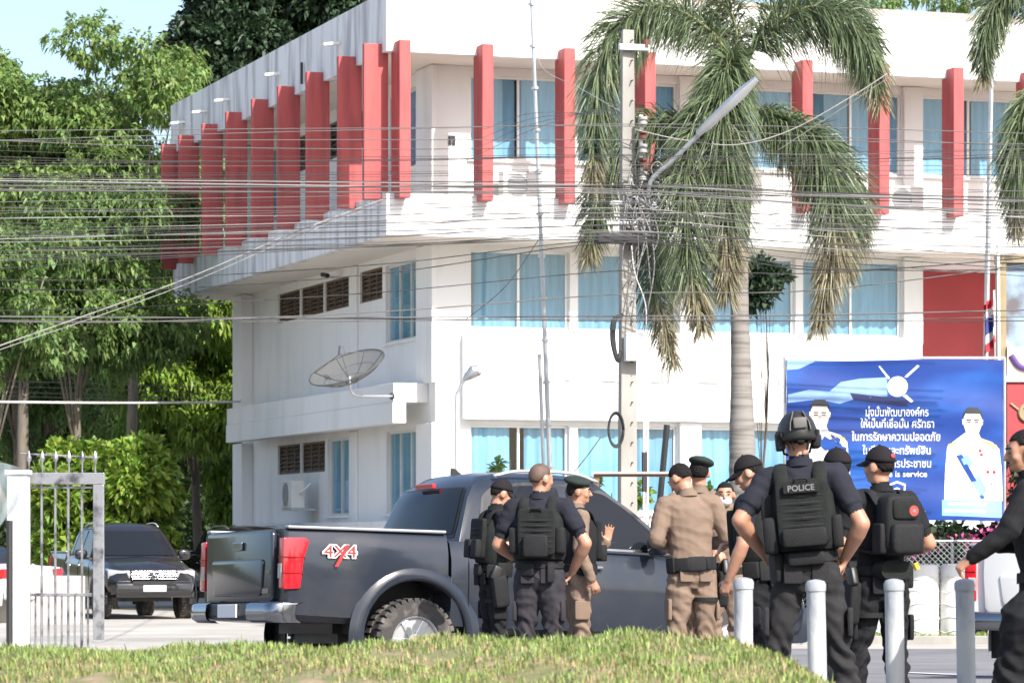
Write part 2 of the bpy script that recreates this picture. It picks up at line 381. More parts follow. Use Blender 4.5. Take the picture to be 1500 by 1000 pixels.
# side canopy, plinth ledge
MB().box(0.72, OV - 0.003, 1.92, 15.6, 3.98, 4.36).build('side_canopy', m_white, bld, bevel=0.01)
MB().box(0.70, 0.98, 1.90, 15.6, 3.56, 3.977).build('side_canopy', m_white, bld, bevel=0.01)
MB().box(OV - 0.35, OV - 0.003, 2.5, 15.9, 1.45, 1.62).build('plinth_ledge', m_white, bld, bevel=0.01)
MB().box(OV - 0.25, OV - 0.003, 2.5, 15.9, -0.4, 1.448).build('plinth', m_white, bld)
# red fins: an outer leg over fascia and band, an inner leg under the soffit
def fin(t, side, th=0.23):
    inn = 0.13 if side else 0.2
    poly = [(-0.36, 7.82), (-0.004, 7.82), (-0.004, BE + 0.003), (inn, BE + 0.003), (inn, ZS - 0.003), (-0.004, ZS - 0.003), (-0.004, 10.85), (-0.36, 10.85)]
    q = MB()
    if side: q.prism(poly, lambda o, z: (o, t, z), lambda o, z: (o, t + 0.13, z))
    else: q.prism(poly, lambda o, z: (t - th / 2, o, z), lambda o, z: (t + th / 2, o, z))
    return q.build('fin', m_fin, bld, bevel=0.012)
for t in [0.30, 2.12, 4.5, 6.79, 8.99, 11.32, 13.59, 15.92, 17.75]: fin(t, True)
for t in [0.27, 1.95, 3.64, 5.33, 7.02, 8.71, 10.40, 12.06, 13.75, 15.4]: fin(t, False)
for t in [16.9, 12.5, 8.0, 3.3, 14.7]:
    q = MB(); T = Matrix.Translation((-0.02, t, 11.28)) @ Matrix.Rotation(R(-8), 4, 'Y')
    q.box(-0.34, 0.02, -0.09, 0.09, -0.03, 0.03, T).build('drain_spout', m_white, bld, bevel=0.006)
MB().tube([(-0.06, 6.0, 11.25), (-0.06, 6.0, 10.8)], 0.03, 8).build('drain_pipe', m_black, bld)
for t in np.arange(1.1, 15, 2.35):   # shallow ribs under the balcony
    pass
# grey pieces stand in for the shaded bits of raised white sign letters
m_let = M('letter_shade_grey', (0.40, 0.40, 0.38), 0.5, 0.3)
MB().prism([(0.34 * math.cos(a), 0.22 * math.sin(a)) for a in np.linspace(0, math.pi, 12)], lambda a, b: (7.2 + a * 0.6, 1.19, 4.42 + b), lambda a, b: (7.2 + a * 0.6, 1.218, 4.42 + b)).build('sign_letter_shade', m_let, bld)
for x, h, w_ in [(6.18, 0.32, 0.05), (6.30, 0.32, 0.05), (5.95, 0.1, 0.2), (8.75, 0.16, 0.05), (8.9, 0.1, 0.12), (9.3, 0.08, 0.3), (4.9, 0.07, 0.3), (4.1, 0.18, 0.1)]:
    MB().box(x, x + w_, 1.19, 1.218, 4.42, 4.42 + h).build('sign_letter_shade', m_let, bld)
# small wall plates
MB().box(1.72, 1.86, OV - 0.03, OV - 0.003, 9.2, 9.27).box(1.72, 1.78, OV - 0.03, OV - 0.003, 9.08, 9.18).box(1.80, 1.86, OV - 0.03, OV - 0.003, 9.08, 9.18).build('wall_plate', m_black, bld)
# ------------------------------------------------------------------ vegetation
m_leafA = M('leaf_yellow_green', (0.185, 0.285, 0.08), 0.55, var=0, island=0.35, transl=0.42)
m_leafB = M('leaf_mid_green', (0.155, 0.25, 0.075), 0.5, var=0, island=0.35, transl=0.40)
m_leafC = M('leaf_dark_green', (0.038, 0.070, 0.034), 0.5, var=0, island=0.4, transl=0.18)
m_leafD = M('leaf_bright_green', (0.19, 0.30, 0.045), 0.45, var=0, island=0.3, transl=0.35)
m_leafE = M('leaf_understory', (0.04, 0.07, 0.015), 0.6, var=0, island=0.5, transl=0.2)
m_barkP = M('pale_bark', (0.17, 0.145, 0.11), 0.9, var=0.3, vs=3, stretch=(3, 3, 0.6), bump=0.5, bs=15)
m_barkD = M('dark_bark', (0.10, 0.075, 0.055), 0.9, var=0.3, vs=3, bump=0.5, bs=15)
def unit(a): return a / np.maximum(np.linalg.norm(a, axis=1, keepdims=True), 1e-9)
def leaf_mesh(name, C, D, ln, wd, mat, parent, droop=0.35):
    """C bases, D directions; one folded kite leaf each"""
    n = len(C); D = unit(D)
    L = ln * RNG.uniform(0.6, 1.25, (n, 1)); W = wd * RNG.uniform(0.7, 1.3, (n, 1))
    up = RNG.normal(0, 0.5, (n, 3)); up[:, 2] += 1.0
    Sd = unit(np.cross(D, up)); Nn = np.cross(Sd, D)
    mid = C + D * L * 0.45
    tip = C + D * L; tip[:, 2:3] -= droop * L
    V = np.empty((n, 4, 3)); V[:, 0] = C; V[:, 1] = mid + Sd * W + Nn * W * 0.25; V[:, 2] = tip; V[:, 3] = mid - Sd * W + Nn * W * 0.25
    F = np.arange(n * 4).reshape(n, 4)
    return npmesh(name, V.reshape(-1, 3), F, mat, parent)
def blob_points(blobs, per_area, inner=0.55):
    per_area *= 1.9
    P = []; O = []
    for c, r in blobs:
        r = np.array(r); area = 4 * math.pi * ((r[0] * r[1]) ** 1.6 / 3 + (r[0] * r[2]) ** 1.6 / 3 + (r[1] * r[2]) ** 1.6 / 3) ** (1 / 1.6)
        n = max(6, int(per_area * area))
        d = unit(RNG.normal(0, 1, (n, 3))); rad = RNG.uniform(inner ** 2, 1, (n, 1)) ** 0.5
        rad *= 1 + 0.25 * np.sin(d[:, :1] * 5 + c[0]) * np.sin(d[:, 2:3] * 6 + c[2])
        P.append(np.array(c) + d * rad * r); O.append(d)
    return np.vstack(P), np.vstack(O)
def tree(name, label, px, d, base_py, x0, x1, y0, y1, mat, bark, nb=16, dens=9, ln=0.19, wd=0.042, k=8, droop=0.5, group=None, lean=0.0, depth=None, seed=1, tr=0.16, limbs=True, cat='tree', lt=0.22):
    """crown fills the photo box x0..x1, y0..y1 at depth d"""
    rr = random.Random(seed)
    a, b = at(x0, y1, d), at(x1, y0, d); bz = gz(0, d)
    root = at(px, base_py, d); root.z = max(min(root.z, bz), bz - 0.3) if base_py is None else bz - 0.05
    t = empty(name, root, 0, label, cat, group)
    cx, cz = (a.x + b.x) / 2, (a.z + b.z) / 2; rx, rz = (b.x - a.x) / 2, (b.z - a.z) / 2; ry = depth or max(rx, 1.0)
    blobs = []
    for i in range(nb):
        q = Vector((rr.uniform(-1, 1), rr.uniform(-1, 1), rr.uniform(-1, 1)))
        if q.length > 1.25: q *= 1.25 / q.length
        br = rr.uniform(0.22, 0.44)
        c = (cx + q.x * rx * 0.84 - root.x, q.y * ry * 0.84, cz + q.z * rz * 0.86 - root.z)
        m_ = min(rx, rz, ry); blobs.append((c, (m_ * br * 1.35, m_ * br * 1.35, m_ * br * 1.0)))
    P, O = blob_points(blobs, dens)
    n = len(P); D = np.repeat(O, k, 0) * 0.7 + RNG.normal(0, 0.65, (n * k, 3)); C = np.repeat(P, k, 0) + RNG.normal(0, ln * 0.25, (n * k, 3))
    leaf_mesh('crown', C, D, ln, wd, mat, t, droop)
    q = MB(); top = Vector((cx - root.x, 0, cz - root.z + rz * 0.35)); lo = Vector((0, 0, -0.2))
    pts = [lo.lerp(top, u) + Vector((math.sin(u * 5 + seed) * 0.12 + lean * math.sin(u * 3.1) , math.cos(u * 4 + seed) * 0.1, 0)) for u in np.linspace(0, 1, 8)]
    q.tube(pts, [tr * (1 - 0.75 * u) for u in np.linspace(0, 1, 8)], 8)
    if limbs:
        for c, r in blobs[:10]:
            s_ = pts[3 + rr.randrange(3)]; e = Vector(c); mid = s_.lerp(e, 0.5) + Vector((0, 0, 0.25))
            q.tube([s_, mid, e], [tr * lt, tr * lt * .7, tr * 0.08], 6)
    q.build('trunk', bark, t, smooth='all')
    return t
G = 'trees beside the building'
tree('broadleaf_tree', 'tall pale-trunked tree at the left picture edge under the sky', 40, 88, 800, -90, 170, 85, 440, m_leafA, m_barkP, 34, 9, group=G, seed=3, tr=0.2)
tree('broadleaf_tree', 'tall yellow-green tree rising beside the end of the red fins', 190, 86, 800, 85, 290, 35, 400, m_leafA, m_barkP, 34, 9, group=G, seed=5, tr=0.18)
tree('broadleaf_tree', 'mid green tree below the overhead cables left of the fins', 130, 80, 800, 40, 275, 270, 540, m_leafB, m_barkP, 30, 9, group=G, seed=8, lean=-0.4)
tree('broadleaf_tree', 'leaning bare-trunked tree behind the gate at the left edge', 88, 76, 800, -90, 110, 330, 560, m_leafB, m_barkP, 22, 7, group=G, seed=14, lean=-1.0, tr=0.14)
tree('mango_tree', 'bright mango tree with drooping leaves beside the white side wall', 290, 92, 800, 175, 420, 420, 650, m_leafD, m_barkD, 30, 9, 0.24, 0.046, 8, 0.7, group=G, seed=21)
tree('mango_tree', 'low leafy tree hanging beside the lower end of the side wall', 345, 94, 800, 285, 400, 600, 770, m_leafD, m_barkD, 12, 7, 0.23, 0.044, 8, 0.7, group=G, seed=25)
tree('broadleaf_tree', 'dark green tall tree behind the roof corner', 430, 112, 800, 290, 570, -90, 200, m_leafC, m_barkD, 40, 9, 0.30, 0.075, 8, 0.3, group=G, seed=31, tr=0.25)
tree('broadleaf_tree', 'shaded mid-height tree filling the gap left of the fins', 215, 98, 800, 110, 340, 220, 480, m_leafB, m_barkD, 30, 8, group=G, seed=37)
tree('broadleaf_tree', 'dense shaded tree behind the leaning trunk at the left', 20, 100, 800, -110, 150, 250, 560, m_leafB, m_barkD, 30, 7, group=G, seed=44)
tree('broadleaf_tree', 'shaded leafy tree low behind the gate tips', 60, 104, 800, -80, 210, 470, 700, m_leafB, m_barkD, 24, 6, group=G, seed=47)
tree('broadleaf_tree', 'far tree showing above the roof tiles at the right', 1370, 110, 800, 1250, 1500, -90, 22, m_leafA, m_barkD, 12, 6, group=G, seed=41)
tree('round_shrub', 'bright green bushy shrub growing behind the metal gate', 165, 76, 880, 62, 240, 640, 850, m_leafD, m_barkD, 26, 18, 0.24, 0.06, 8, 0.2, seed=52, tr=0.07, cat='shrub')
# wooded bank behind: one mass
q = MB(); rows = []
for j in range(9):
    v_ = j / 8; row = []
    for i in range(140):
        x = -200 + i * 1.6; h = 9.0 + 1.6 * math.sin(i * 0.5) + 0.8 * math.sin(i * 1.3)  # left end stretched out of view, added to darken the tailgate reflection
        row.append((x, 118 + 10 * v_ + math.sin(i * 1.7 + j) * 0.6, -0.4 + h * math.sin(v_ * math.pi / 2)))
    rows.append(row)
tag(q.grid(rows).build('wooded_bank', M('bank_soil', (0.035, 0.04, 0.018), 0.95, var=0.4, vs=0.8), smooth='all'), kind='structure')
n = 30000; x = RNG.uniform(-38, 4, n); v_ = RNG.uniform(0, 1, n)
C = np.stack([x, 116.5 + 10 * v_ + RNG.normal(0, .5, n), -0.4 + 9.8 * np.sin(v_ * math.pi / 2) + RNG.normal(0, 0.3, n)], 1)
D = RNG.normal(0, 0.7, (n, 3)); D[:, 1] -= 0.8
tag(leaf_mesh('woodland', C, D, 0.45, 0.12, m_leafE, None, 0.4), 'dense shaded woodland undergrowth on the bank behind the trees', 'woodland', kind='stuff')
# understory saplings in front of the bank
n = 15000; x = RNG.uniform(-14.5, -6.3, n); C = np.stack([x, RNG.uniform(96, 106, n), RNG.uniform(-0.3, 1.0, n) ** 2 * 2.6], 1)
D = RNG.normal(0, 0.7, (n, 3)); D[:, 2] += 0.5
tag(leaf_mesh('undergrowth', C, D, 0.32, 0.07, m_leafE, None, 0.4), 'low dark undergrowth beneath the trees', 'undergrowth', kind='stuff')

# ---- palms
m_palm = M('palm_leaflet', (0.12, 0.16, 0.08), 0.45, var=0, island=0.5, transl=0.2)
m_palmy = M('palm_leaflet_yellowing', (0.26, 0.235, 0.14), 0.5, var=0, island=0.4, transl=0.2)
m_rach = M('palm_stalk', (0.16, 0.17, 0.07), 0.6, var=0.2)
m_ptrunk = M('palm_trunk', (0.25, 0.23, 0.21), 0.9, vs=1.6, stretch=(0.6, 0.6, 9), alt=(0.13, 0.12, 0.11), altamt=0.5, bump=0.3, bs=10)
def crom(P, n):
    P = [P[0] * 2 - P[1]] + P + [P[-1] * 2 - P[-2]]; out = []
    k = len(P) - 3
    for i in range(n + 1):
        u = i / n * k; j = min(int(u), k - 1); t = u - j
        a, b, c, d = P[j], P[j + 1], P[j + 2], P[j + 3]
        out.append(0.5 * ((2 * b) + (c - a) * t + (2 * a - 5 * b + 4 * c - d) * t * t + (3 * b - a - 3 * c + d) * t ** 3))
    return out
def frond(parent, org, ctrl, nl=420, ln=0.75, yellow=0.25):
    nl = int(nl * 2.6); yellow *= 0.7; ln *= 0.82
    pts = crom([Vector(p) - org for p in ctrl], 40)
    st = MB().tube(pts, [0.035 * (1 - 0.85 * i / 40) for i in range(41)], 6).build('frond', m_rach, parent, smooth='all')
    A = np.array([tuple(p) for p in pts]); T = unit(np.gradient(A, axis=0))
    u = RNG.uniform(0.12, 1.0, nl) ** 0.9; idx = np.minimum((u * 40).astype(int), 39); fr = (u * 40 - idx)[:, None]
    B = A[idx] * (1 - fr) + A[idx + 1] * fr; t = T[idx]
    ang = RNG.uniform(0, 2 * math.pi, nl)[:, None]
    e1 = unit(np.cross(t, np.array([0.3, 1.0, 0.2]))); e2 = np.cross(t, e1)
    out = e1 * np.cos(ang) + e2 * np.sin(ang)
    D = unit(out * 1.0 + t * 0.6 + np.array([0, 0, -0.30]) + RNG.normal(0, 0.18, (nl, 3)))
    L = (ln * (0.45 + 0.75 * np.sin(np.clip(u * 1.05, 0, 1) * math.pi)) * RNG.uniform(0.75, 1.15, nl))[:, None]
    Sd = unit(np.cross(D, RNG.normal(0, 1, (nl, 3)))); W = 0.010 * RNG.uniform(0.7, 1.3, (nl, 1))
    m1 = B + D * L * 0.5; m1[:, 2:3] -= L * 0.06
    tp = B + D * L * 0.92; tp[:, 2:3] -= L * RNG.uniform(0.25, 0.6, (nl, 1))
    V = np.stack([B - Sd * W * 0.4, B + Sd * W * 0.4, m1 + Sd * W, m1 - Sd * W, tp], 1)
    o = np.arange(nl)[:, None] * 5
    F = np.vstack([o + np.array([0, 1, 2]), o + np.array([0, 2, 3]), o + np.array([3, 2, 4])])
    yl = u > (1.0 - yellow)
    msk = np.tile(yl, 3)
    for nm, mk, mt in (('leaflets', ~msk, m_palm), ('leaflets', msk, m_palmy)):
        if mk.any(): tag(npmesh(nm, V.reshape(-1, 3), F[mk], mt, st), kind='stuff')
DP = 52
def pt(x, y, dd=0): return at(x, y, DP + dd)
po = at(1087, 0, DP); po.z = gz(0, DP)
palm = empty('palm_tree', po, 0, 'bushy-fronded palm with grey trunk standing behind the concrete utility pole', 'palm')
tp = [(1092, 900), (1088, 740), (1087, 640), (1086, 560), (1084, 480), (1083, 400), (1085, 300), (1086, 200), (1083, 120), (1082, 60)]
wd = [0.21, 0.205, 0.195, 0.16, 0.14, 0.135, 0.12, 0.11, 0.10, 0.06]
pl = crom([pt(*p) - po for p in tp], 72); wr = np.interp(np.linspace(0, 9, 73), range(10), wd)
MB().tube(pl, [r * (1.03 if i % 3 == 0 else 1.0) for i, r in enumerate(wr)], 16).build('trunk', m_ptrunk, palm, smooth='all')
MB().tube([pt(1095, 350, -.1) - po, pt(1096, 300, -.15) - po, pt(1093, 250, -.1) - po], [0.03, 0.05, 0.02], 8).build('flower_spathe', m_rach, palm, smooth='all')
FRD = [([(1080, 110, 0), (1040, 45, -.2), (960, 8, -.4), (890, 60, -.5), (872, 170, -.6), (868, 270, -.6)], 620, 0.8, .15),
       ([(1085, 110, 0), (1120, 50, -.2), (1190, 10, -.3), (1260, 50, -.4), (1290, 150, -.4)], 560, 0.9, .1),
       ([(1088, 100, 0), (1130, 20, .3), (1190, -15, .5), (1250, 20, .6), (1262, 110, .6)], 480, 0.85, .1),
       ([(1082, 120, 0), (1070, 85, -.6), (1060, 160, -1.2), (1062, 300, -1.5), (1064, 430, -1.5)], 1000, 0.9, .3),
       ([(1075, 130, 0), (1040, 140, -.9), (1005, 250, -1.5), (1010, 380, -1.7), (1030, 480, -1.7)], 600, 0.8, .3),
       ([(1080, 130, 0), (1020, 170, .2), (935, 190, .1), (880, 280, 0), (862, 380, 0)], 620, 0.8, .15),
       ([(1080, 150, 0), (1000, 220, .6), (950, 300, .9), (960, 420, 1.0), (985, 530, 1.0)], 620, 0.75, .35),
       ([(1085, 150, 0), (1130, 170, -.3), (1195, 215, -.6), (1222, 330, -.8), (1200, 480, -.8)], 900, 0.85, .4),
       ([(1085, 140, 0), (1140, 185, .3), (1210, 220, .4), (1250, 300, .5), (1240, 400, .5)], 600, 0.8, .3),
       ([(1085, 120, 0), (1060, 60, .5), (1010, 20, .9), (940, 30, 1.1), (905, 120, 1.2)], 420, 0.75, .1),
       ([(1083, 90, 0), (1078, 40, .2), (1060, -10, .4), (1040, -50, .5)], 260, 0.7, .0)]
for c, nl, ln, y in FRD: frond(palm, po, [pt(*p) for p in c], nl, ln, y)
p2 = at(1535, 0, DP); p2.z = gz(0, DP)
palm2 = empty('palm_tree', p2, 0, 'palm at the right picture edge with only drooping fronds in view', 'palm')
MB().tube([at(1540, 900, DP) - p2, at(1537, 500, DP) - p2, at(1535, 60, DP) - p2], [0.2, 0.15, 0.1], 14).build('trunk', m_ptrunk, palm2, smooth='all')
for c, nl, ln, y in [([(1535, 80, 0), (1510, 10, 0), (1470, -5, -.2), (1445, 50, -.3), (1440, 120, -.3)], 420, 0.6, .1),
                     ([(1535, 120, 0), (1510, 150, -.3), (1490, 230, -.5), (1488, 340, -.5)], 640, 0.7, .2),
                     ([(1535, 100, 0), (1560, 40, 0), (1610, 40, 0), (1640, 150, 0)], 300, 0.7, .1)]:
    frond(palm2, p2, [pt(*p) for p in c], nl, ln, y)
tree('climbing_shrub', 'dark leafy clump growing behind the palm trunk at second-floor height', 1110, 56, 800, 1082, 1152, 368, 452, m_leafC, m_barkD, 9, 40, 0.14, 0.04, 7, 0.2, seed=61, tr=0.03, cat='shrub', depth=0.4)
# garden shrubs in front of the ground floor
G2 = 'low shrubs in front of the building'
for i, (x0, x1, y0, y1, d, mt, lab) in enumerate([
        (925, 990, 690, 880, 53, m_leafD, 'yellow-green shrub beside the utility pole base'),
        (1030, 1080, 690, 880, 54, m_leafD, 'leafy shrub left of the palm trunk foot'),
        (1095, 1165, 690, 880, 53.5, m_leafB, 'leafy shrub right of the palm trunk foot'),
        (865, 915, 655, 860, 56, m_leafA, 'thin sapling in front of the ground floor window'),
        (720, 742, 665, 850, 58, m_leafA, 'tiny plant tip under the leftmost ground floor window')]):
    tree('garden_shrub', lab, (x0 + x1) / 2, d, 880, x0, x1, y0, y1, mt, m_barkD, 8, 30, 0.13, 0.035, 7, 0.2, group=G2, seed=70 + i, tr=0.03, cat='shrub', depth=0.4)
# flowering hedge under the banner
m_flower = M('pink_petal', (0.65, 0.12, 0.32), 0.6, var=0, island=0.25, transl=0.3)
n = 26000; X = RNG.uniform(4.4, 9.4, n); yy = RNG.normal(0, 0.28, n); Z = np.minimum(RNG.uniform(-0.25, 1.45, n), 1.45 - np.abs(yy) + 0.1 * np.sin(X * 7))
C = np.stack([X, 51.2 + yy, Z], 1); hd = empty('flowering_hedge', (0, 0, 0), 0, 'bougainvillea hedge with pink flowers below the blue banner', 'hedge')
leaf_mesh('foliage', C, RNG.normal(0, 0.7, (n, 3)) + np.array([0, -0.6, 0.4]), 0.15, 0.05, m_leafC, hd, 0.2)
cl = [(6.9, 50.85, 1.15), (7.35, 50.85, 1.2), (6.2, 50.85, 1.1), (8.0, 50.8, 1.0), (7.1, 50.8, 0.9), (8.4, 50.8, 1.2), (5.9, 50.8, 0.8)]
C = np.vstack([np.array(c) + RNG.normal(0, 1, (110, 3)) * np.array([0.16, 0.1, 0.1]) for c in cl])
leaf_mesh('flowers', C, RNG.normal(0, 0.8, (len(C), 3)) + np.array([0, -0.6, 0.2]), 0.07, 0.035, m_flower, hd, 0.1)['kind'] = 'stuff'

# ---- foreground bank with grass
CX = [-400, -100, 0, 150, 300, 400, 600, 700, 900, 1000, 1060, 1100, 1150, 1200, 1260, 1500, 1900]
CY = [962, 961, 960, 953, 956, 951, 947, 941, 937, 937, 938, 948, 968, 1000, 1045, 1120, 1130]
def bank_z(X, Y):
    crest_y = np.interp(750 + X * FPX / 14.0, CX, CY); zc = CAMZ + (HY - crest_y) * 14.0 / FPX
    f_ = np.where(Y < 14.0, np.exp(-((14.0 - Y) / 5.5) ** 2), np.exp(-((Y - 14.0) / 1.1) ** 2))
    return zc * f_ + 0.018 * np.sin(X * 7.3 + Y * 3) + 0.015 * np.sin(X * 17 - Y * 9)
xs = np.linspace(-6, 3.6, 97); ys = np.linspace(4.0, 17.2, 90)
rows = [[(x, y, float(bank_z(x, y)) - (0.15 if y in (ys[0], ys[-1]) else 0)) for x in xs] for y in ys]
tag(MB().grid(rows).build('grass_bank', m_soil, smooth='all'), kind='structure')
m_grass = M('grass_blade', (0.24, 0.32, 0.09), 0.6, var=0, island=0.45, transl=0.3)
m_straw = M('dry_grass_blade', (0.36, 0.28, 0.14), 0.7, var=0, island=0.35, transl=0.2)
def blades(name, X, Y, Z, hh, ww, mat):
    n = len(X); B = np.stack([X, Y, Z], 1); a = RNG.uniform(0, 2 * math.pi, n); L = hh * RNG.uniform(0.4, 1.3, (n, 1))
    D = np.stack([np.cos(a), np.sin(a), np.zeros(n)], 1); Sd = np.stack([-np.sin(a), np.cos(a), np.zeros(n)], 1); W = ww * RNG.uniform(0.6, 1.3, (n, 1))
    le = RNG.uniform(0.1, 0.7, (n, 1)); up = np.array([0, 0, 1.0])
    m1 = B + up * L * 0.6 + D * L * le * 0.3; t_ = B + up * L * (1 - 0.35 * le) + D * L * le * 0.9
    V = np.stack([B - Sd * W, B + Sd * W, m1 + Sd * W * 0.7, m1 - Sd * W * 0.7, t_], 1); o = np.arange(n)[:, None] * 5
    F = np.vstack([o + np.array([0, 1, 2]), o + np.array([0, 2, 3]), o + np.array([3, 2, 4])])
    return npmesh(name, V.reshape(-1, 3), F, mat)
n = 150000; X = RNG.uniform(-3.1, 2.0, n); Y = RNG.uniform(9.8, 15.2, n)
pat = np.array([mnoise.noise((x * 1.3, y * 0.9, 0.3)) + 0.5 * mnoise.noise((x * 4, y * 3, 1.7)) for x, y in zip(X, Y)])
k = pat > -0.40 + RNG.normal(0, 0.1, n); X, Y, pat = X[k], Y[k], pat[k]; Z = bank_z(X, Y) - 0.01
dry = RNG.uniform(0, 1, len(X)) < np.clip(0.17 - pat * 0.6, 0.04, 0.6)
tag(blades('grass', X[~dry], Y[~dry], Z[~dry], 0.038, 0.003, m_grass), 'short sunlit green grass on the foreground bank', 'grass', kind='stuff')
tag(blades('dry_grass', X[dry], Y[dry], Z[dry], 0.04, 0.0028, m_straw), 'dry straw-coloured grass mixed into the foreground bank', 'grass', kind='stuff')
n = 350; X = RNG.uniform(-2.9, 1.6, n); Y = RNG.uniform(12.5, 15, n)
tag(blades('tall_weeds', X, Y, bank_z(X, Y) - 0.01, 0.075, 0.003, m_grass), 'scattered taller weeds along the crest of the foreground bank', 'weeds', kind='stuff')
n = 6000; X = RNG.uniform(4.5, 9.0, n); Y = RNG.uniform(48.4, 49.6, n); Z = np.array([gz(0, y) for y in Y])
tag(blades('verge_grass', X, Y, Z, 0.16, 0.012, m_grass), 'narrow grass verge below the chain-link fence', 'grass', kind='stuff')

# unseen green bank added behind the camera to darken reflections and cut fill light
q = MB(); rows = []
for j in range(7):
    v_ = j / 6; rows.append([(-120 + i * 6, -22 - 8 * v_ + math.sin(i * 1.7 + j) * 0.8, -0.3 + (7 + 1.5 * math.sin(i * .7) + math.sin(i * 1.9)) * math.sin(v_ * math.pi / 2)) for i in range(41)])
tag(q.grid(rows).build('added_reflection_bank', M('reflection_bank_green', (0.06, 0.085, 0.03), 0.95, var=0.4, vs=0.8, bump=0.8, bs=2), smooth='all'), kind='structure')
# ------------------------------------------------------------------ street furniture, signs, cables
m_conc = M('pole_concrete', (0.29, 0.275, 0.25), 0.9, var=0.22, vs=2.5, bump=0.25, bs=25, stretch=(1, 1, 0.4))
m_galv = M('galvanised_steel', (0.50, 0.51, 0.52), 0.4, 0.7, var=0.12)
m_porc = M('brown_porcelain', (0.12, 0.045, 0.03), 0.3, var=0.1)
m_porw = M('white_porcelain', (0.35, 0.34, 0.32), 0.3, var=0.05)
m_wpl = M('white_plastic', (0.75, 0.75, 0.73), 0.5, var=0.05)
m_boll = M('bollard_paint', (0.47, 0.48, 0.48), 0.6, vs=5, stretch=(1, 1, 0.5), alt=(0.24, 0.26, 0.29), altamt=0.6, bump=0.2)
m_silver = M('silver_paint', (0.50, 0.51, 0.52), 0.35, 0.5, var=0.2, vs=4, alt=None)
m_ssteel = M('mottled_steel', (0.36, 0.36, 0.37), 0.35, 0.7, vs=6, alt=(0.10, 0.10, 0.11), altamt=0.5)  # steel grey broken by random near-black blotches
m_cabd = M('drop_wire_grey', (0.22, 0.21, 0.2), 0.7)
# utility pole
DU = 46.0
ub = at(919, 0, DU); ub.z = gz(0, DU)
up_ = empty('utility_pole', ub, R(14), 'concrete utility pole carrying cable bundles behind the dark pickup', 'utility pole')
def uz(py): return CAMZ + (HY - py) * DU / FPX - ub.z
ht = uz(45)
pole = MB().tube([(0, 0, -0.3), (0, 0, ht * 0.5), (0, 0, ht)], [(0.20, 0.17), (0.165, 0.14), (0.13, 0.105)], 4, up=(1, 1, 0)).build('pole_shaft', m_conc, up_, bevel=0.012)
for k in range(26):
    z = ht - 0.15 - k * 0.27
    if z < 1: break
    MB().tube([(0.03, -0.16, z), (0.03, -0.05, z)], 0.010, 8).build('bolt_hole', m_black, up_)
def uarm(name, z, x0, x1, y, m=m_galv, t=0.04): return MB().box(x0, x1, y - t, y + t, z - t, z + t).build(name, m, up_, bevel=0.006)
uarm('top_bracket', uz(72), -0.16, 0.26, -0.14)
ins = MB().tube([(0.22, -0.14, uz(72)), (0.22, -0.14, uz(60))], 0.05, 10).build('insulator', m_porc, up_)
rack = MB().box(0.12, 0.17, -0.17, -0.11, uz(345), uz(170)).build('insulator_rack', m_galv, up_)
for k, py in enumerate(range(180, 345, 20)):
    T = Matrix.Translation((0.15, -0.24, uz(py)))
    MB().lathe([(0.02, -0.06), (0.06, -0.055), (0.06, -0.02), (0.035, 0), (0.06, 0.02), (0.06, 0.055), (0.02, 0.06)], 12, T).build('spool_insulator', m_porc if k % 2 else m_porw, up_, smooth=True)
for py, x0, x1 in [(300, -0.3, 0.35), (330, -0.35, 0.3)]: uarm('cross_bracket', uz(py), x0, x1, -0.2, m_galv, 0.025)
MB().box(-0.5, 0.3, -0.32, -0.18, uz(360), uz(345), Matrix.Rotation(R(-4), 4, 'Y') if False else None).build('splice_box', m_black, up_, bevel=0.02)
MB().box(-0.1, 0.16, -0.30, -0.17, uz(530), uz(489)).build('meter_box', m_wpl, up_, bevel=0.012)
for px_, py0, py1 in [(0.21, 500, 760), (0.26, 560, 760)]: MB().tube([(px_, -0.08, uz(py1)), (px_, -0.08, uz(py0))], 0.018, 8).build('conduit', m_wpl, up_, smooth=True)
MB().box(0.19, 0.25, -0.10, -0.04, uz(720), uz(662)).build('cable_guard', m_black, up_)
for k in range(6):
    a = random.uniform(-0.03, 0.03)
    MB().tube([Vector(p) for p in crom([Vector((-0.12, -0.2, uz(462))), Vector((-0.24 + a, -0.22, uz(470))), Vector((-0.26 + a, -0.22, uz(500))), Vector((-0.2 + a * .5, -0.2, uz(528))), Vector((-0.15, -0.18, uz(515 + k * 3)))], 14)], 0.02, 6).build('cable_loop', m_black, up_, smooth='all')
for k in range(3):
    r = 0.16 + 0.012 * k
    MB().tube([(-0.22 + 0.6 * r * math.cos(t), -0.2 - 0.01 * k, uz(630) + r * math.sin(t) * 1.3) for t in np.linspace(0, 2 * math.pi, 22)], 0.012, 6).build('cable_coil', m_black, up_, smooth='all')
for k in range(18):   # tangle of drop wires below the insulators
    z0, z1 = uz(random.uniform(250, 335)), uz(random.uniform(300, 480)); x0, x1 = random.uniform(-0.1, 0.3), random.uniform(-0.15, 0.35)
    MB().tube(crom([Vector((x0, -0.26, z0)), Vector(((x0 + x1) / 2 + random.uniform(-.15, .15), -0.32, (z0 + z1) / 2)), Vector((x1, -0.24, z1))], 8), 0.009, 5).build('drop_wire', random.choice([m_black, m_cabd, m_grey]), up_, smooth='all')
for k in range(16):
    c = Vector((random.uniform(-0.05, 0.35), -0.3, uz(random.uniform(240, 340)))); r = random.uniform(0.04, 0.1)
    MB().tube([c + Vector((r * math.cos(t), 0.02 * math.sin(3 * t), r * 1.2 * math.sin(t))) for t in np.linspace(0, 5.5, 12)], 0.009, 5).build('wire_loop', random.choice([m_black, m_grey, m_cabd]), up_, smooth='all')
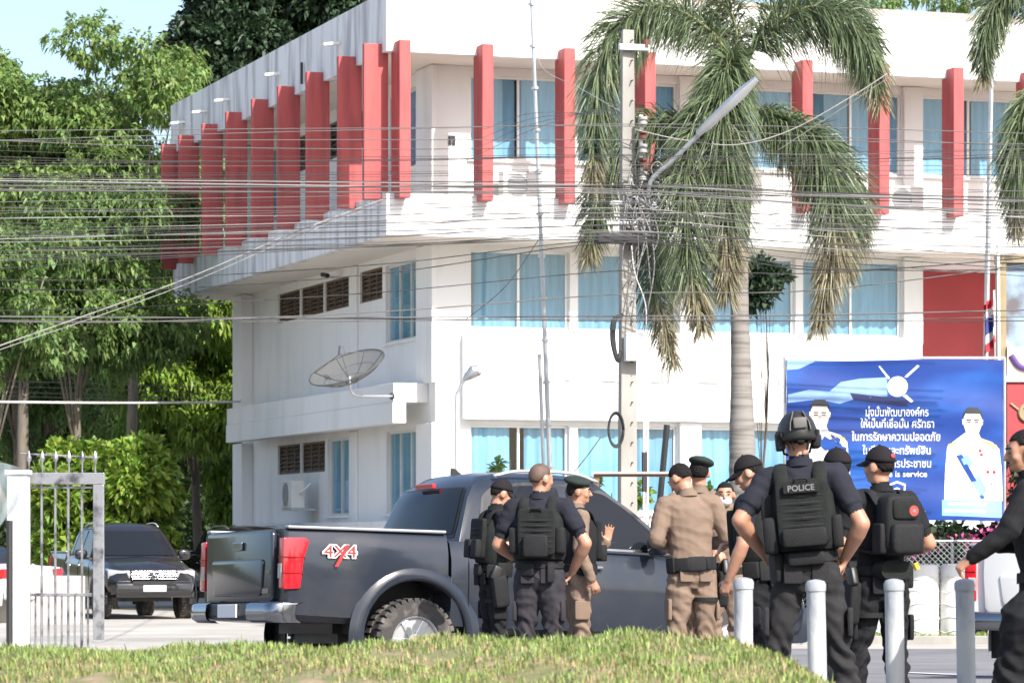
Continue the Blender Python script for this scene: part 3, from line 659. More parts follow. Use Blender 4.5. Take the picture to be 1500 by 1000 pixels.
# street lamp arm on the pole
la = [at(948, 290, DU - .25), at(955, 262, DU - .3), at(985, 235, DU - .4), at(1030, 190, DU - .6)]
lroot = empty('street_lamp', la[0], 0, 'long grey street lamp head on a sloping arm fixed to the utility pole', 'street lamp')
MB().tube(crom([p - la[0] for p in la], 14), 0.03, 8).build('arm', m_galv, lroot, smooth='all')
h0, h1 = at(1022, 197, DU - .58) - la[0], at(1108, 116, DU - .9) - la[0]
hq = MB().tube([h0, h0.lerp(h1, 0.2), h0.lerp(h1, 0.75), h1], [(0.04, 0.04), (0.09, 0.06), (0.11, 0.07), (0.05, 0.04)], 10, up=(0, 1, 0.3), sq=0.7).build('lamp_head', m_galv, lroot, smooth=True)
# thin guyed mast, flag poles
DM = 56
def mast(name, label, p0, p1, d, r0, r1, mat, cat, arms=False):
    b = at(*p0, d); b.z = gz(0, d) if p0[1] > 840 else b.z
    e = empty(name, b, 0, label, cat); top = at(*p1, d) - b
    MB().tube([Vector((0, 0, 0)), top], [r0, r1], 8).build('shaft', mat, e, smooth=True)
    if arms:
        for u in np.linspace(0.12, 0.95, 14): MB().tube([top * u, top * (u + 0.004)], r0 * 1.35, 8).build('joint_collar', mat, e)
    return e, top
ms, mt_ = mast('antenna_mast', 'leaning thin steel mast left of the utility pole', (815, 860), (777, -40), DM, 0.045, 0.028, m_galv, 'mast', True)
MB().tube([Vector((-0.11, 0, 0)), mt_ * 0.42 + Vector((-0.1, 0, 0))], 0.03, 8).build('second_tube', m_galv, ms, smooth=True)
MB().tube([mt_ * 0.07 + Vector((-0.25, -.2, 0)), mt_ * 0.19 + Vector((0.05, -.2, 0.0))], 0.045, 8).build('brace_post', m_black, ms)
mast('steel_mast', 'tall pale steel pole before the red wall at the right', (1436, 860), (1455, -40), 57, 0.05, 0.04, m_galv, 'mast')
fl, ft = mast('flag_pole', 'thin white flag pole beside the gold-framed display', (1466, 860), (1462, 358), 49, 0.03, 0.022, m_wpl, 'flag pole')
m_fr, m_fw, m_fb = M('flag_red', (0.45, 0.03, 0.045), 0.8), M('flag_white', (0.7, 0.7, 0.7), 0.8), M('flag_blue', (0.04, 0.05, 0.22), 0.8)
fo = at(1441, 0, 56.8); fo.z = 0
fg = empty('flag', fo, 0, 'red, white and blue striped flag hanging limp by the steel pole', 'flag')
def fpt(u, t):   # u across stripes 0..1, t along 0..1
    x = 1441 + 20 * t * (0.55 + 0.45 * u) + 2 * math.sin(t * 9 + u * 3); y = 437 + 62 * u + 24 * (1 - t) * (0.6 * u) + 10 * (1 - t)
    return at(x, y, 56.7 + 0.08 * math.sin(t * 11 + u * 2)) - fo
for k, (u0, u1, mm) in enumerate([(0, .17, m_fr), (.17, .34, m_fw), (.34, .66, m_fb), (.66, .83, m_fw), (.83, 1, m_fr)]):
    MB().grid([[fpt(u, t) for t in np.linspace(0, 1, 14)] for u in np.linspace(u0, u1, 4)]).build('stripe', mm, fg, smooth='all', recalc=False)
MB().tube([at(1459, 560, 56.7) - fo, at(1456, 425, 56.7) - fo], 0.018, 6).build('staff', m_wpl, fg)
# small garden lamp
gl0 = at(668, 0, 60); gl0.z = gz(0, 60)
gl = empty('gooseneck_lamp', gl0, 0, 'slim gooseneck lamp post before the white corner column', 'street lamp')
gp = [at(668, 860, 60) - gl0, at(668, 700, 60) - gl0, at(668, 590, 60) - gl0, at(671, 572, 60) - gl0, at(681, 555, 60) - gl0]
MB().tube(crom(gp, 24), 0.024, 8).build('post', m_galv, gl, smooth='all')
MB().tube([gp[-1] - Vector((.02, 0, .02)), gp[-1] + Vector((.06, 0, .05)), gp[-1] + Vector((.16, 0, .14)), gp[-1] + Vector((.24, 0, .16))], [0.03, 0.08, 0.12, 0.09], 12).build('lamp_head', m_galv, gl, smooth=True)
MB().ell(gp[-1] + Vector((.24, -.02, .13)), (0.06, 0.08, 0.08), 10, 7).build('bulb', m_porw, gl, smooth='all')
# wooden rail behind the truck
wr0 = at(930, 0, 44); wr0.z = gz(0, 44)
wrl = empty('timber_rail', wr0, 0, 'brown timber rail with pale top beside the pole foot', 'rail'); m_wood = M('brown_timber', (0.16, 0.09, 0.055), 0.7, var=0.2, vs=4, stretch=(0.3, 2, 2))
zr = CAMZ + (HY - 694) * 44 / FPX - wr0.z
MB().box(-0.53, 0.58, -0.05, 0.05, zr - 0.035, zr + 0.0).build('beam', m_wood, wrl, bevel=0.005)
MB().box(-0.56, 0.6, -0.09, 0.09, zr + 0.002, zr + 0.028).build('top_board', M('pale_board', (0.6, 0.56, 0.5), 0.8), wrl)
for x in (-0.5, 0.55): MB().box(x - 0.04, x + 0.04, -0.04, 0.04, -0.1, zr - 0.036).build('post', m_wood, wrl)
for x0, y0, x1, y1, lab in [(792, 700, 812, 625, 'black brace post leaning before the ground floor window near the mast'), (962, 760, 978, 622, 'black post leaning before the window right of the utility pole')]:
    pass
b0, b1 = at(955, 860, 50), at(977, 622, 50)
o = MB().tube([b0 - b0, b1 - b0], 0.045, 8).build('leaning_post', m_black, smooth=True, loc=b0); tag(o, 'dark pole leaning before the window right of the utility pole', 'pole')

# satellite dish on the side canopy
dc = at(508, 538, 67.2)
dish = empty('satellite_dish', dc, 0, 'round mesh satellite dish on a bent pipe beside the side canopy', 'satellite dish')
m_mesh = NET('dish_mesh', (0.10, 0.095, 0.08), 0.5); m_rim = M('dish_rim', (0.10, 0.10, 0.095), 0.5, 0.4)
DT = Matrix.Rotation(R(-20), 4, 'Y') @ Matrix.Rotation(R(22), 4, 'X') 
def dp(r, a): return DT @ Vector((r * math.cos(a), r * math.sin(a), 0.30 * (r / 0.78) ** 2 - 0.3))
MB().grid([[dp(r, 2 * math.pi * j / 40) for j in range(40)] for r in np.linspace(0.04, 0.77, 7)], True).build('mesh_bowl', m_mesh, dish, smooth='all', recalc=False)
MB().tube([dp(0.78, 2 * math.pi * j / 40) for j in range(41)], 0.016, 6).build('rim', m_rim, dish)
for k in range(8): MB().tube([dp(r, k * math.pi / 4 + 0.2) for r in np.linspace(0.03, 0.78, 8)], 0.011, 5).build('rib', m_rim, dish)
for rr_ in (0.28, 0.53): MB().tube([dp(rr_, 2 * math.pi * j / 32) for j in range(33)], 0.006, 5).build('ring', m_rim, dish)
fpnt = DT @ Vector((0.0, 0.0, 0.32))
MB().tube([fpnt - Vector((0, 0, .04)), fpnt + Vector((0, 0, .14))], [0.07, 0.05], 10).build('feed_horn', M('feed_grey', (0.1, 0.1, 0.12), 0.5), dish)
for k in range(3): MB().tube([dp(0.76, k * 2.09 + 0.5), fpnt], 0.008, 5).build('feed_strut', m_rim, dish)
b = at(512, 552, 67.2) - dc; MB().tube(crom([dp(0.0, 0), b, at(514, 572, 67.2) - dc, at(522, 579, 67.3) - dc, at(545, 580, 67.6) - dc, at(577, 580, 68.0) - dc], 16), 0.028, 8).build('mount_pipe', m_galv, dish, smooth='all')
MB().ell(at(574, 580, 68) - dc, (0.06, 0.06, 0.07)).build('wall_clamp', m_black, dish)

# air-conditioner outdoor units
def ac(label, loc, rz, w_=0.8, h_=0.55):
    e = empty('air_conditioner', loc, rz, label, 'air conditioner', 'outdoor air-conditioner units')
    MB().box(-w_ / 2, w_ / 2, -0.3, 0, 0, h_).build('casing', M('ac_casing', (0.68, 0.68, 0.65), 0.5, var=0.06), e, bevel=0.015)
    T = Matrix.Translation((-w_ * 0.12, -0.302, h_ / 2)) @ Matrix.Rotation(R(90), 4, 'X')
    gr = MB().lathe([(0.0, 0), (h_ * 0.40, 0), (h_ * 0.40, 0.012), (h_ * 0.37, 0.012), (h_ * 0.37, 0.004), (0, 0.004)], 24, T).build('fan_grille', m_grey, e)
    for k in range(9): MB().box(-w_ * 0.12 - h_ * 0.36, -w_ * 0.12 + h_ * 0.36, -0.325, -0.316, 0.06 + k * (h_ - 0.12) / 8, 0.07 + k * (h_ - 0.12) / 8).build('slat', m_grey, gr)
    MB().box(-w_ / 2, w_ / 2, -0.32, 0.25, -0.05, -0.002).build('bracket', m_galv, e)
    MB().tube(crom([Vector((w_ / 2, -0.1, h_ * .5)), Vector((w_ / 2 + .15, -0.1, h_ * .6)), Vector((w_ / 2 + .2, 0.1, h_ * .9))], 8), 0.025, 6).build('refrigerant_hose', m_wpl, e, smooth='all')
    return e
def bl(x, y, z): return Vector((P0[0] + x * math.cos(TH) - y * math.sin(TH), P0[1] + x * math.sin(TH) + y * math.cos(TH), z))
ac('air-conditioner unit on brackets below the ground-floor louvres of the side wall', bl(OV - 0.35, 10.4, 1.95), TH + R(-90), 0.8, 0.62)
ac('air-conditioner unit under the first upper-floor window behind the balcony band', bl(3.1, OV - 0.2, 8.0), TH)
ac('air-conditioner unit on the upper balcony beside the red wall bay', bl(11.5, OV - 0.2, 8.0), TH)
# round sticker on the upper right window
o = MB().lathe([(0.0, 0), (0.15, 0), (0.15, 0.006), (0.09, 0.006), (0.09, 0.009), (0, 0.009)], 20, Matrix.Translation((0, 0, 0)) @ Matrix.Rotation(R(90), 4, 'X')).build('round_sticker', M('sticker_orange', (0.62, 0.36, 0.16), 0.6), None, loc=bl(12.95, OV + 0.06, 10.08)); o.rotation_euler = (0, 0, TH)
tag(o, 'round orange emblem sticker on the upper right window', 'sticker')
# security camera on the side wall
cz = bl(OV - 0.05, 8.3, 6.95); sc_ = empty('security_camera', cz, TH, 'small black security camera above the second-floor louvres', 'security camera')
MB().box(-0.3, 0.05, -0.03, 0.03, 0, 0.03).build('arm', m_galv, sc_); MB().tube([(-0.34, 0.1, 0.06), (-0.28, -0.14, 0.02)], 0.05, 10).build('camera_body', m_black, sc_)

# ---- cables
m_cab = M('black_cable', (0.04, 0.038, 0.037), 0.7, var=0.1); m_cabg = M('grey_cable', (0.13, 0.125, 0.12), 0.7, var=0.1); m_cabw = M('pale_cable', (0.62, 0.6, 0.57), 0.5, var=0.1)
m_cabp = M('sunlit_pale_cable', (0.30, 0.29, 0.28), 0.7, var=0.1); rc = random.Random(4)  # sun on the cables is put into the pale colours
def cable(pts, r, mat, label, group, d=DU):
    W = [at(p[0], p[1], (p[2] if len(p) > 2 else d)) for p in pts]
    o0 = W[0].copy(); P = crom([p - o0 for p in W], 10 * (len(W) - 1))
    o = MB().tube(P, r, 5).build('overhead_cable', mat, None, smooth='all', loc=o0)
    tag(o, label, 'cable', group)
def span(y0, ym, y1, r, mat, label, group, sag=4, d=DU - 0.3):
    cable([(-70, y0), (200, y0 + (ym - y0) * .27 + sag), (560, y0 + (ym - y0) * .64 + sag), (920, ym), (1200, ym + (y1 - ym) * .45 + sag * 1.5), (1580, y1)], r, mat, label, group, d)
ORD = ['topmost', 'second from the top', 'third from the top', 'fourth from the top', 'fifth from the top', 'sixth from the top', 'seventh from the top', 'eighth from the top', 'ninth from the top', 'tenth from the top', 'eleventh from the top', 'lowest']
def spans(rows, rr_, mats, where, group, sags, d0, step):
    rows = sorted(rows)
    for i, row in enumerate(rows):
        mm = rc.choice(mats); nm_ = {'black_cable': 'black', 'grey_cable': 'grey', 'sunlit_pale_cable': 'pale'}[mm.name]
        od = 'lowest' if i == len(rows) - 1 else ORD[i]
        span(*row[:3], rc.uniform(*rr_), mm, f'{nm_} cable, {od} {where}', group, sag=row[3] if len(row) > 3 else rc.uniform(*sags), d=d0 - step * i)
MC = [m_cab, m_cab, m_cabg, m_cabp]
spans([(257, 268, 292), (262, 272, 300), (267, 275, 305), (271, 272, 296), (276, 280, 312), (279, 284, 318), (264, 278, 324)], (0.006, 0.011), MC, 'in the thick bundle at left', 'main cable bundle', (-1, 3), DU - 0.25, 0.03)
spans([(303, 290, 330), (308, 300, 345), (332, 305, 352), (341, 318, 350), (352, 322, 372), (356, 338, 390), (368, 340, 362), (374, 345, 378), (381, 350, 400), (320, 312, 318), (346, 330, 333), (362, 352, 410)], (0.004, 0.009), MC, 'of the loose cables below the bundle', 'middle cables', (-2, 8), DU - 0.2, 0.04)
spans([(192, 185, 218), (207, 205, 212), (240, 228, 232), (208, 182, 198)], (0.006, 0.0062), [m_cab, m_cabg], 'of the thin cables above the bundle', 'upper thin cables', (-2, 4), DU - 0.3, 0.03)
spans([(463, 463, 452, 2), (468, 467, 462, 3), (456, 396, 372, 10), (470, 430, 378, 12), (420, 355, 372, 22), (410, 352, 395, 14), (462, 470, 470, 0)], (0.006, 0.011), [m_cab, m_cabg, m_cab], 'of the cables crossing below the balcony', 'lower cables', (0, 1), DU - 0.35, 0.03)
for k in range(26):   # fine slack lines between the poles
    y0 = 205 + k * 7.6 + rc.uniform(-3, 3); ym = 215 + k * 5.2 + rc.uniform(-6, 6); y1 = 210 + k * 7.0 + rc.uniform(-8, 8)
    span(y0, ym, y1, rc.uniform(0.003, 0.0055), rc.choice([m_cab, m_cab, m_cabg]), 'hair-thin slack line strung across the whole facade', 'fine slack lines', sag=rc.uniform(-3, 9), d=DU - 0.9 - 0.02 * k)
cable([(-60, 528), (0, 506), (255, 415), (420, 345), (480, 322), (566, 290, 65.6)], 0.010, m_cabp, 'thick pale cable slanting up from the left edge to the balcony band corner', 'slanting pale cables', DU - 0.6)
cable([(-60, 535), (0, 512), (250, 425), (420, 352), (480, 328), (566, 296, 65.6)], 0.006, m_cabp, 'thinner pale cable slanting beside the thick pale one', 'slanting pale cables', DU - 0.65)
for k, y in enumerate((556, 564, 572, 578)): cable([(-60, y), (150, y + 6), (360, y + 14), (420, y + 15, 90)], 0.010, m_cabg, ORD[k] + ' of the four thin cables crossing the dark trees', 'cables before the dark trees', 84)
cable([(-60, 588, 70), (200, 590, 74), (356, 588, 82)], 0.026, m_cabw, 'pale cable crossing the dark trees above the gate', None, 72)
cable([(930, 190), (1000, 205), (1080, 212), (1160, 190), (1250, 140), (1300, 108)], 0.008, m_cabp, 'pale wire sagging across the palm crown', None, DU - 0.4)
cable([(783, 75, 55), (800, 105, 54), (850, 130, 50), (920, 170, DU)], 0.006, m_cabp, 'pale wire from the leaning mast to the utility pole', None)
cable([(1140, 220, 48), (1300, 115, 50), (1400, 45, 51), (1480, -20, 52)], 0.006, m_cabg, 'grey wire rising to the upper right corner', None)
cable([(790, 350, 56), (740, 420, 60), (680, 470, 62)], 0.008, m_cabg, 'thin wire falling left from the leaning mast', None)
cable([(925, 360), (930, 400), (946, 450), (944, 520)], 0.008, m_cabw, 'pale drop cable hanging beside the utility pole', None, DU - 0.35)
cable([(880, 640, 50), (850, 680, 50), (800, 735, 50)], 0.008, m_cab, 'thin black wire falling to the truck roof line', None)
for k in range(4): cable([(690 + 6 * k, 232 - 14 * k, 60), (780, 190 - 8 * k, 56), (905, 150 + 6 * k, DU)], 0.005, m_cabg, ORD[3 - k] + ' of the fine wires fanning to the upper windows', 'fine wires to the upper windows')

# ---- gate at the left
dg_ = 42.0
gb = at(85, 950, dg_)
gate = empty('metal_gate', gb, 0, 'mottled steel gate panel with spear-tipped bars at the left', 'gate')
def gp_(px, py, dd=0): return at(px, py, dg_ + dd) - gb
def gbox(name, x0, x1, y0, y1, th, mat, par=gate, dd=0):
    a, b = gp_(x0, y1, dd), gp_(x1, y0, dd); return MB().box(a.x, b.x, a.y - th / 2, a.y + th / 2, a.z, b.z).build(name, mat, par, bevel=0.006)
gbox('top_beam', 32, 153, 692, 709, 0.12, m_ssteel); gbox('end_post', 137, 152, 709.5, 936, 0.11, m_ssteel)
gbox('mid_rail', 42, 136.5, 868, 873, 0.04, m_ssteel); gbox('upper_rail', 42, 136.5, 712, 715, 0.03, m_ssteel)
for x in (43, 61, 81, 100, 120):
    a = gp_(x, 870); b = gp_(x, 709)
    MB().tube([gp_(x, 945), b], 0.016, 6).build('bar', m_ssteel, gate)
for x in (42.5, 62, 81.5, 101, 120.5, 139.5):
    MB().lathe([(0.012, 0), (0.012, 0.12), (0.03, 0.15), (0.034, 0.19), (0.015, 0.23), (0.0, 0.27)], 8, Matrix.Translation(gp_(x, 691.5))).build('spear_tip', m_ssteel, gate, smooth=True)
for x in np.arange(52, 134, 9.6): MB().tube([gp_(x, 950), gp_(x, 873)], 0.013, 6).build('short_bar', m_ssteel, gate)
MB().tube([gp_(30, 664), gp_(143, 670)], 0.012, 6).build('tip_rod', m_ssteel, gate)
pb = at(27, 952, 41.7); pil = empty('gate_pillar', pb, 0, 'white painted gate pillar at the left edge', 'pillar')
MB().box(-0.125, 0.125, -0.125, 0.125, -0.2, 2.14).build('shaft', m_white, pil, bevel=0.012)
MB().box(-0.15, 0.15, -0.15, 0.15, 2.142, 2.20).build('cap', m_dirty, pil, bevel=0.008)
# shade net hung at the far left
m_net = NET('shade_net', (0.30, 0.36, 0.38), 0.55)
q = MB(); rows = []
for j in range(10):
    v_ = j / 9; row = []
    for i in range(12):
        u_ = i / 11; x = -40 + 82 * u_ * (1 - 0.1 * v_); y = 672 + 18 * u_ ** 2 + (170 - 60 * u_) * v_ * (1 - 0.6 * u_)
        row.append(at(x, y, 41.2 + 0.2 * math.sin(u_ * 7 + v_ * 4)))
    rows.append(row)
n0 = at(0, 700, 41.2); tag(MB().grid([[p - n0 for p in r] for r in rows]).build('shade_net', m_net, None, smooth='all', recalc=False, loc=n0), 'grey shade net draped at the left edge beside the gate pillar', 'net')
for k, (y0, y1, rr_) in enumerate([(560, 680, 0.01)]): pass
n1 = at(14, 945, 41.0); tag(MB().tube([Vector((0, 0, -.1)), Vector((0, 0, 1.5))], 0.04, 8).build('net_post', m_black, None, loc=n1), 'dark post carrying the shade net left of the white pillar', 'post')
# low wall behind the gate
lw = at(90, 0, 62); lw.z = gz(0, 62) - 0.1
o = MB().box(-4.5, 0.42, -0.1, 0.1, 0, 0.95).build('low_wall', M('cream_wall', (0.46, 0.43, 0.39), 0.9, var=0.12, vs=1), None, bevel=0.02, loc=lw); tag(o, 'low cream garden wall behind the metal gate', 'wall')
# red marker block on the concrete
rb = at(186, 938, 38.5); rb.z = gz(0, 38.5)
o = MB().box(-0.14, 0.14, -0.1, 0.1, 0.0, 0.13).build('red_block', M('faded_red_plastic', (0.55, 0.10, 0.08), 0.6, var=0.2, vs=8), None, bevel=0.02, loc=rb); tag(o, 'small red plastic block on the concrete beside the gate', 'block')

# ---- bollards
G3 = 'white pipe bollards'
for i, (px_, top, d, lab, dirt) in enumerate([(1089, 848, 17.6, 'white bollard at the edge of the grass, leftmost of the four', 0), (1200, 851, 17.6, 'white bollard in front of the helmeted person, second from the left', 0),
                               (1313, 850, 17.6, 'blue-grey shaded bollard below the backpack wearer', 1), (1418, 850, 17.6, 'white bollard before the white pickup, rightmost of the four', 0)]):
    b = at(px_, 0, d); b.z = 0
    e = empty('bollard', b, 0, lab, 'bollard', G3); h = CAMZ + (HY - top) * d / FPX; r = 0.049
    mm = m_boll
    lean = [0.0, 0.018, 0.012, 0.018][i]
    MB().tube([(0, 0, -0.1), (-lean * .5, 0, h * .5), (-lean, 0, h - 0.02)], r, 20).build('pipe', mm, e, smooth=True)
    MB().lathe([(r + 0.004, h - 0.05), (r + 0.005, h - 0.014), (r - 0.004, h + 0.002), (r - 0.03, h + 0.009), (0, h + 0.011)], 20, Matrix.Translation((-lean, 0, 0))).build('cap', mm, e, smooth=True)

# ---- chain-link fence and white planters
dF = 49.8
f0 = at(1335, 0, dF); f0.z = gz(0, dF)
fence = empty('chain_link_fence', f0, 0, 'chain-link fence above the white cylinders at the right', 'fence')
zt = CAMZ + (HY - 792) * dF / FPX - f0.z; zb_ = 0.25
q = MB()
for k in np.arange(-2.0, 3.6, 0.085):
    for sgn in (1, -1):
        x0, x1 = (k, k + (zt - zb_)) if sgn > 0 else (k + (zt - zb_), k)
        q.tube([(x0, 0.004 * sgn, zb_), (x1, 0.004 * sgn, zt)], 0.006, 4, cap=False)
tag(q.build('wire_mesh', m_galv, fence), kind='stuff')
for x in (-1.2, 0.6, 2.4): MB().tube([(x, 0.05, -0.2), (x, 0.05, zt + 0.05)], 0.025, 8).build('post', m_galv, fence)
MB().tube([(-2, 0.01, zt), (4.5, 0.01, zt)], 0.018, 6).build('top_rail', m_galv, fence)
m_tyre_w = M('white_painted_cylinder', (0.66, 0.65, 0.62), 0.8, var=0.12, vs=3, bump=0.5, bs=9)
for i, (x0, x1, lab) in enumerate([(1324, 1376, 'white painted ribbed cylinder beside the backpack wearer'), (1376, 1428, 'white painted ribbed cylinder nearest the white pickup tail'), (1268, 1322, 'white painted ribbed cylinder hidden behind the backpack wearer')]):
    c = at((x0 + x1) / 2, 0, 49.0); c.z = gz(0, 49); r = (x1 - x0) / 2 * 49 / FPX * 0.98; h = CAMZ + (HY - 826) * 49 / FPX - c.z
    e = empty('ribbed_cylinder', c, i * 0.7, lab, 'planter', 'white painted cylinders along the fence')
    MB().lathe([(r * 0.96, 0), (r, 0.03), (r * 0.985, h * 0.35), (r, h * 0.7), (r * 0.99, h - 0.06), (r * 0.93, h - 0.015), (r * 0.8, h), (r * 0.74, h - 0.03), (r * 0.7, h - 0.3), (0, h - 0.3)], 32).build('shell', m_tyre_w, e, smooth=True)
    for kk in range(5):
        zz = h * (0.12 + 0.17 * kk); MB().tube([(r * 1.004 * math.cos(t), r * 1.004 * math.sin(t), zz + 0.05 * abs(math.sin(t * 2 + kk))) for t in np.linspace(0, 2 * math.pi, 40)], 0.008, 5).build('scalloped_rib', m_tyre_w, e, smooth='all')
# kerb under the verge
k0 = at(1340, 0, 48.2); k0.z = gz(0, 48.2)
tag(MB().box(-1.6, 4.2, 0, 0.15, -0.1, 0.12).build('verge_kerb', m_conc, None, bevel=0.015, loc=k0), kind='structure')
# white lane mark on the road
a_, b_ = at(1336, 955, 36), at(1400, 972, 34)
tag(MB().quad((4.2, 37.0, gz(0, 37) + 0.011), (4.35, 37.1, gz(0, 37.1) + 0.011), (5.3, 33.6, gz(0, 33.6) + 0.011), (5.15, 33.5, gz(0, 33.5) + 0.011)).build('road_marking', M('road_paint', (0.6, 0.6, 0.58), 0.8), None, recalc=False), kind='structure')

# ---- blue banner
dB = 48.0
bo = at(1311, 645, dB)
ban = empty('banner', bo, 0, 'large blue printed banner with Thai slogans and two uniformed portraits', 'banner')
sB = dB / FPX
m_bl = M('banner_blue', (0.010, 0.045, 0.24), 0.45, vs=0.9, stretch=(0.6, 1, 1.6), alt=(0.015, 0.10, 0.40), altamt=0.5, var=0.1)
m_bw = M('print_white', (0.80, 0.82, 0.85), 0.5, var=0.03); m_bc = M('print_cyan', (0.22, 0.46, 0.72), 0.5, vs=3, var=0.15); m_bn = M('print_navy', (0.012, 0.018, 0.09), 0.5)
m_bs = M('print_sky', (0.22, 0.36, 0.62), 0.5, vs=2.5, var=0.2); m_bh = M('print_hair', (0.03, 0.03, 0.035), 0.6); m_bsk = M('print_face', (0.74, 0.66, 0.60), 0.5, var=0.04)
def bw(x, z):   # gentle cloth wave
    return 0.010 * math.sin(z * 9 + x * 1.2) + 0.008 * math.sin(x * 3.1 + z * 4) + 0.012 * math.sin(x * 1.3)
W2, H2 = 159 * sB, 118 * sB
MB().grid([[(x, bw(x, z) + 0.02, z + 0.012 * math.sin(x * 2.2)) for x in np.linspace(-W2, W2, 60)] for z in np.linspace(-H2, H2, 40)]).build('cloth', m_bl, ban, smooth='all', recalc=False)
for x in (-W2 - 0.02, W2 + 0.02): MB().tube([(x, 0.05, -H2 - 1.9), (x, 0.05, H2 + 0.04)], 0.022, 8).build('frame_post', m_galv, ban)
MB().tube([(-W2 - .02, 0.05, H2 + 0.03), (W2 + .02, 0.05, H2 + 0.03)], 0.018, 8).build('frame_rail', m_wpl, ban)
def bp(px, py): return ((px - 1311) * sB, (645 - py) * sB)
def flat(name, poly, mat, par=None, lift=0.0):
    """printed patch following the cloth"""
    P = [bp(*p) for p in poly]; bm = bmesh.new()
    f = bm.faces.new([bm.verts.new((x, 0, z)) for x, z in P]); bmesh.ops.triangulate(bm, faces=[f])
    bmesh.ops.subdivide_edges(bm, edges=bm.edges[:], cuts=2, use_grid_fill=True)
    for v_ in bm.verts: v_.co.y = bw(v_.co.x, v_.co.z) + 0.0165 - lift * 0.5; v_.co.z += 0.012 * math.sin(v_.co.x * 2.2)
    me = bpy.data.meshes.new(name); bm.to_mesh(me); bm.free(); me.materials.append(mat)
    o = bpy.data.objects.new(name, me); COL.objects.link(o); o.parent = par or ban; return o
def disc(cx, cy, r, n=28, ry=None): return [(cx + r * math.cos(t), cy - (ry or r) * math.sin(t)) for t in np.linspace(0, 2 * math.pi, n, endpoint=False)]
flat('printed_swoosh', [(1154, 590), (1154, 578), (1185, 570), (1215, 572), (1232, 558), (1260, 553), (1300, 552), (1300, 580), (1255, 582), (1230, 590), (1200, 584)], m_bs)
flat('printed_swoosh', [(1153, 527), (1195, 528), (1170, 540), (1153, 542)], m_bs)
flat('printed_swoosh', [(1245, 574), (1330, 585), (1330, 596), (1250, 584)], m_bn)
em = flat('printed_emblem', disc(1315, 566, 15), m_bw, lift=0.004)
for pl_ in [[(1287, 536), (1289, 535), (1304, 553), (1301.5, 555)], [(1344, 535), (1347, 537), (1329, 553), (1325, 552)], [(1322, 580), (1328, 578), (1338, 588), (1335, 590)]]: flat('emblem_ray', pl_, m_bw, em, lift=0.006)
def TB(px, py, lift=0.022):
    x, z = bp(px, py); return Matrix.Translation((x, -lift, z)) @ Matrix.Rotation(R(90), 4, 'X')
for s_, py_, sz, cx_ in [('มุ่งมั่นพัฒนาองค์กร', 604, 17, 1314), ('ให้เป็นที่เชื่อมั่น ศรัทธา', 621, 16, 1315), ('ในการรักษาความปลอดภัย', 640, 16.5, 1313), ('ในชีวิตและทรัพย์สิน', 660, 16.5, 1314), ('และบริการประชาชน', 679, 16.5, 1316), ('My life is service', 694, 12.5, 1316)]:
    t_ = text_mesh('slogan_line', s_, sz * sB, m_bw, ban, TB(cx_, py_), 0.0006, bold=0.0022)
    t_['kind'] = 'stuff'
    want = {604: 92, 621: 108, 640: 130, 660: 100, 679: 96, 694: 84}[py_]
    t_.data.transform(Matrix.Diagonal((want / max(max(v.co.x for v in t_.data.vertices) - min(v.co.x for v in t_.data.vertices), 0.01) * sB, 1, 1, 1)))
    bx_, bz_ = bp(cx_, py_); t_.matrix_local = TB(cx_, py_, 0.0)
    for v_ in t_.data.vertices: v_.co.z = -(bw(bx_ + v_.co.x, bz_ + v_.co.y) + 0.014) + v_.co.z
sh = flat('shield_emblem', [(1301, 709), (1314, 704), (1327, 709), (1326, 724), (1320, 733), (1314, 737), (1308, 733), (1302, 724)], m_bw, lift=0.004)
flat('shield_field', [(1303.5, 711), (1314, 707), (1324.5, 711), (1323.5, 723), (1318, 731), (1314, 734), (1310, 731), (1304.5, 723)], m_bl, sh, lift=0.007)
flat('shield_crest', disc(1314, 719, 5.5, 14), m_bw, sh, lift=0.010)
for x0, x1, y in [(1326, 1345, 739), (1322, 1360, 751), (1390, 1450, 739), (1383, 1452, 749)]:
    for k in range(int((x1 - x0) / 7)): flat('small_print', [(x0 + k * 7, y - 2), (x0 + k * 7 + 5.5, y - 2.2), (x0 + k * 7 + 5.5, y + 2), (x0 + k * 7, y + 2)], m_bw, lift=0.004)
flat('caption_strip', [(1380, 733), (1468, 733), (1468, 758), (1380, 756)], m_bc)
m_gold_p = M('print_gold', (0.55, 0.42, 0.15), 0.5); m_bgr = M('print_grey', (0.5, 0.52, 0.56), 0.5)
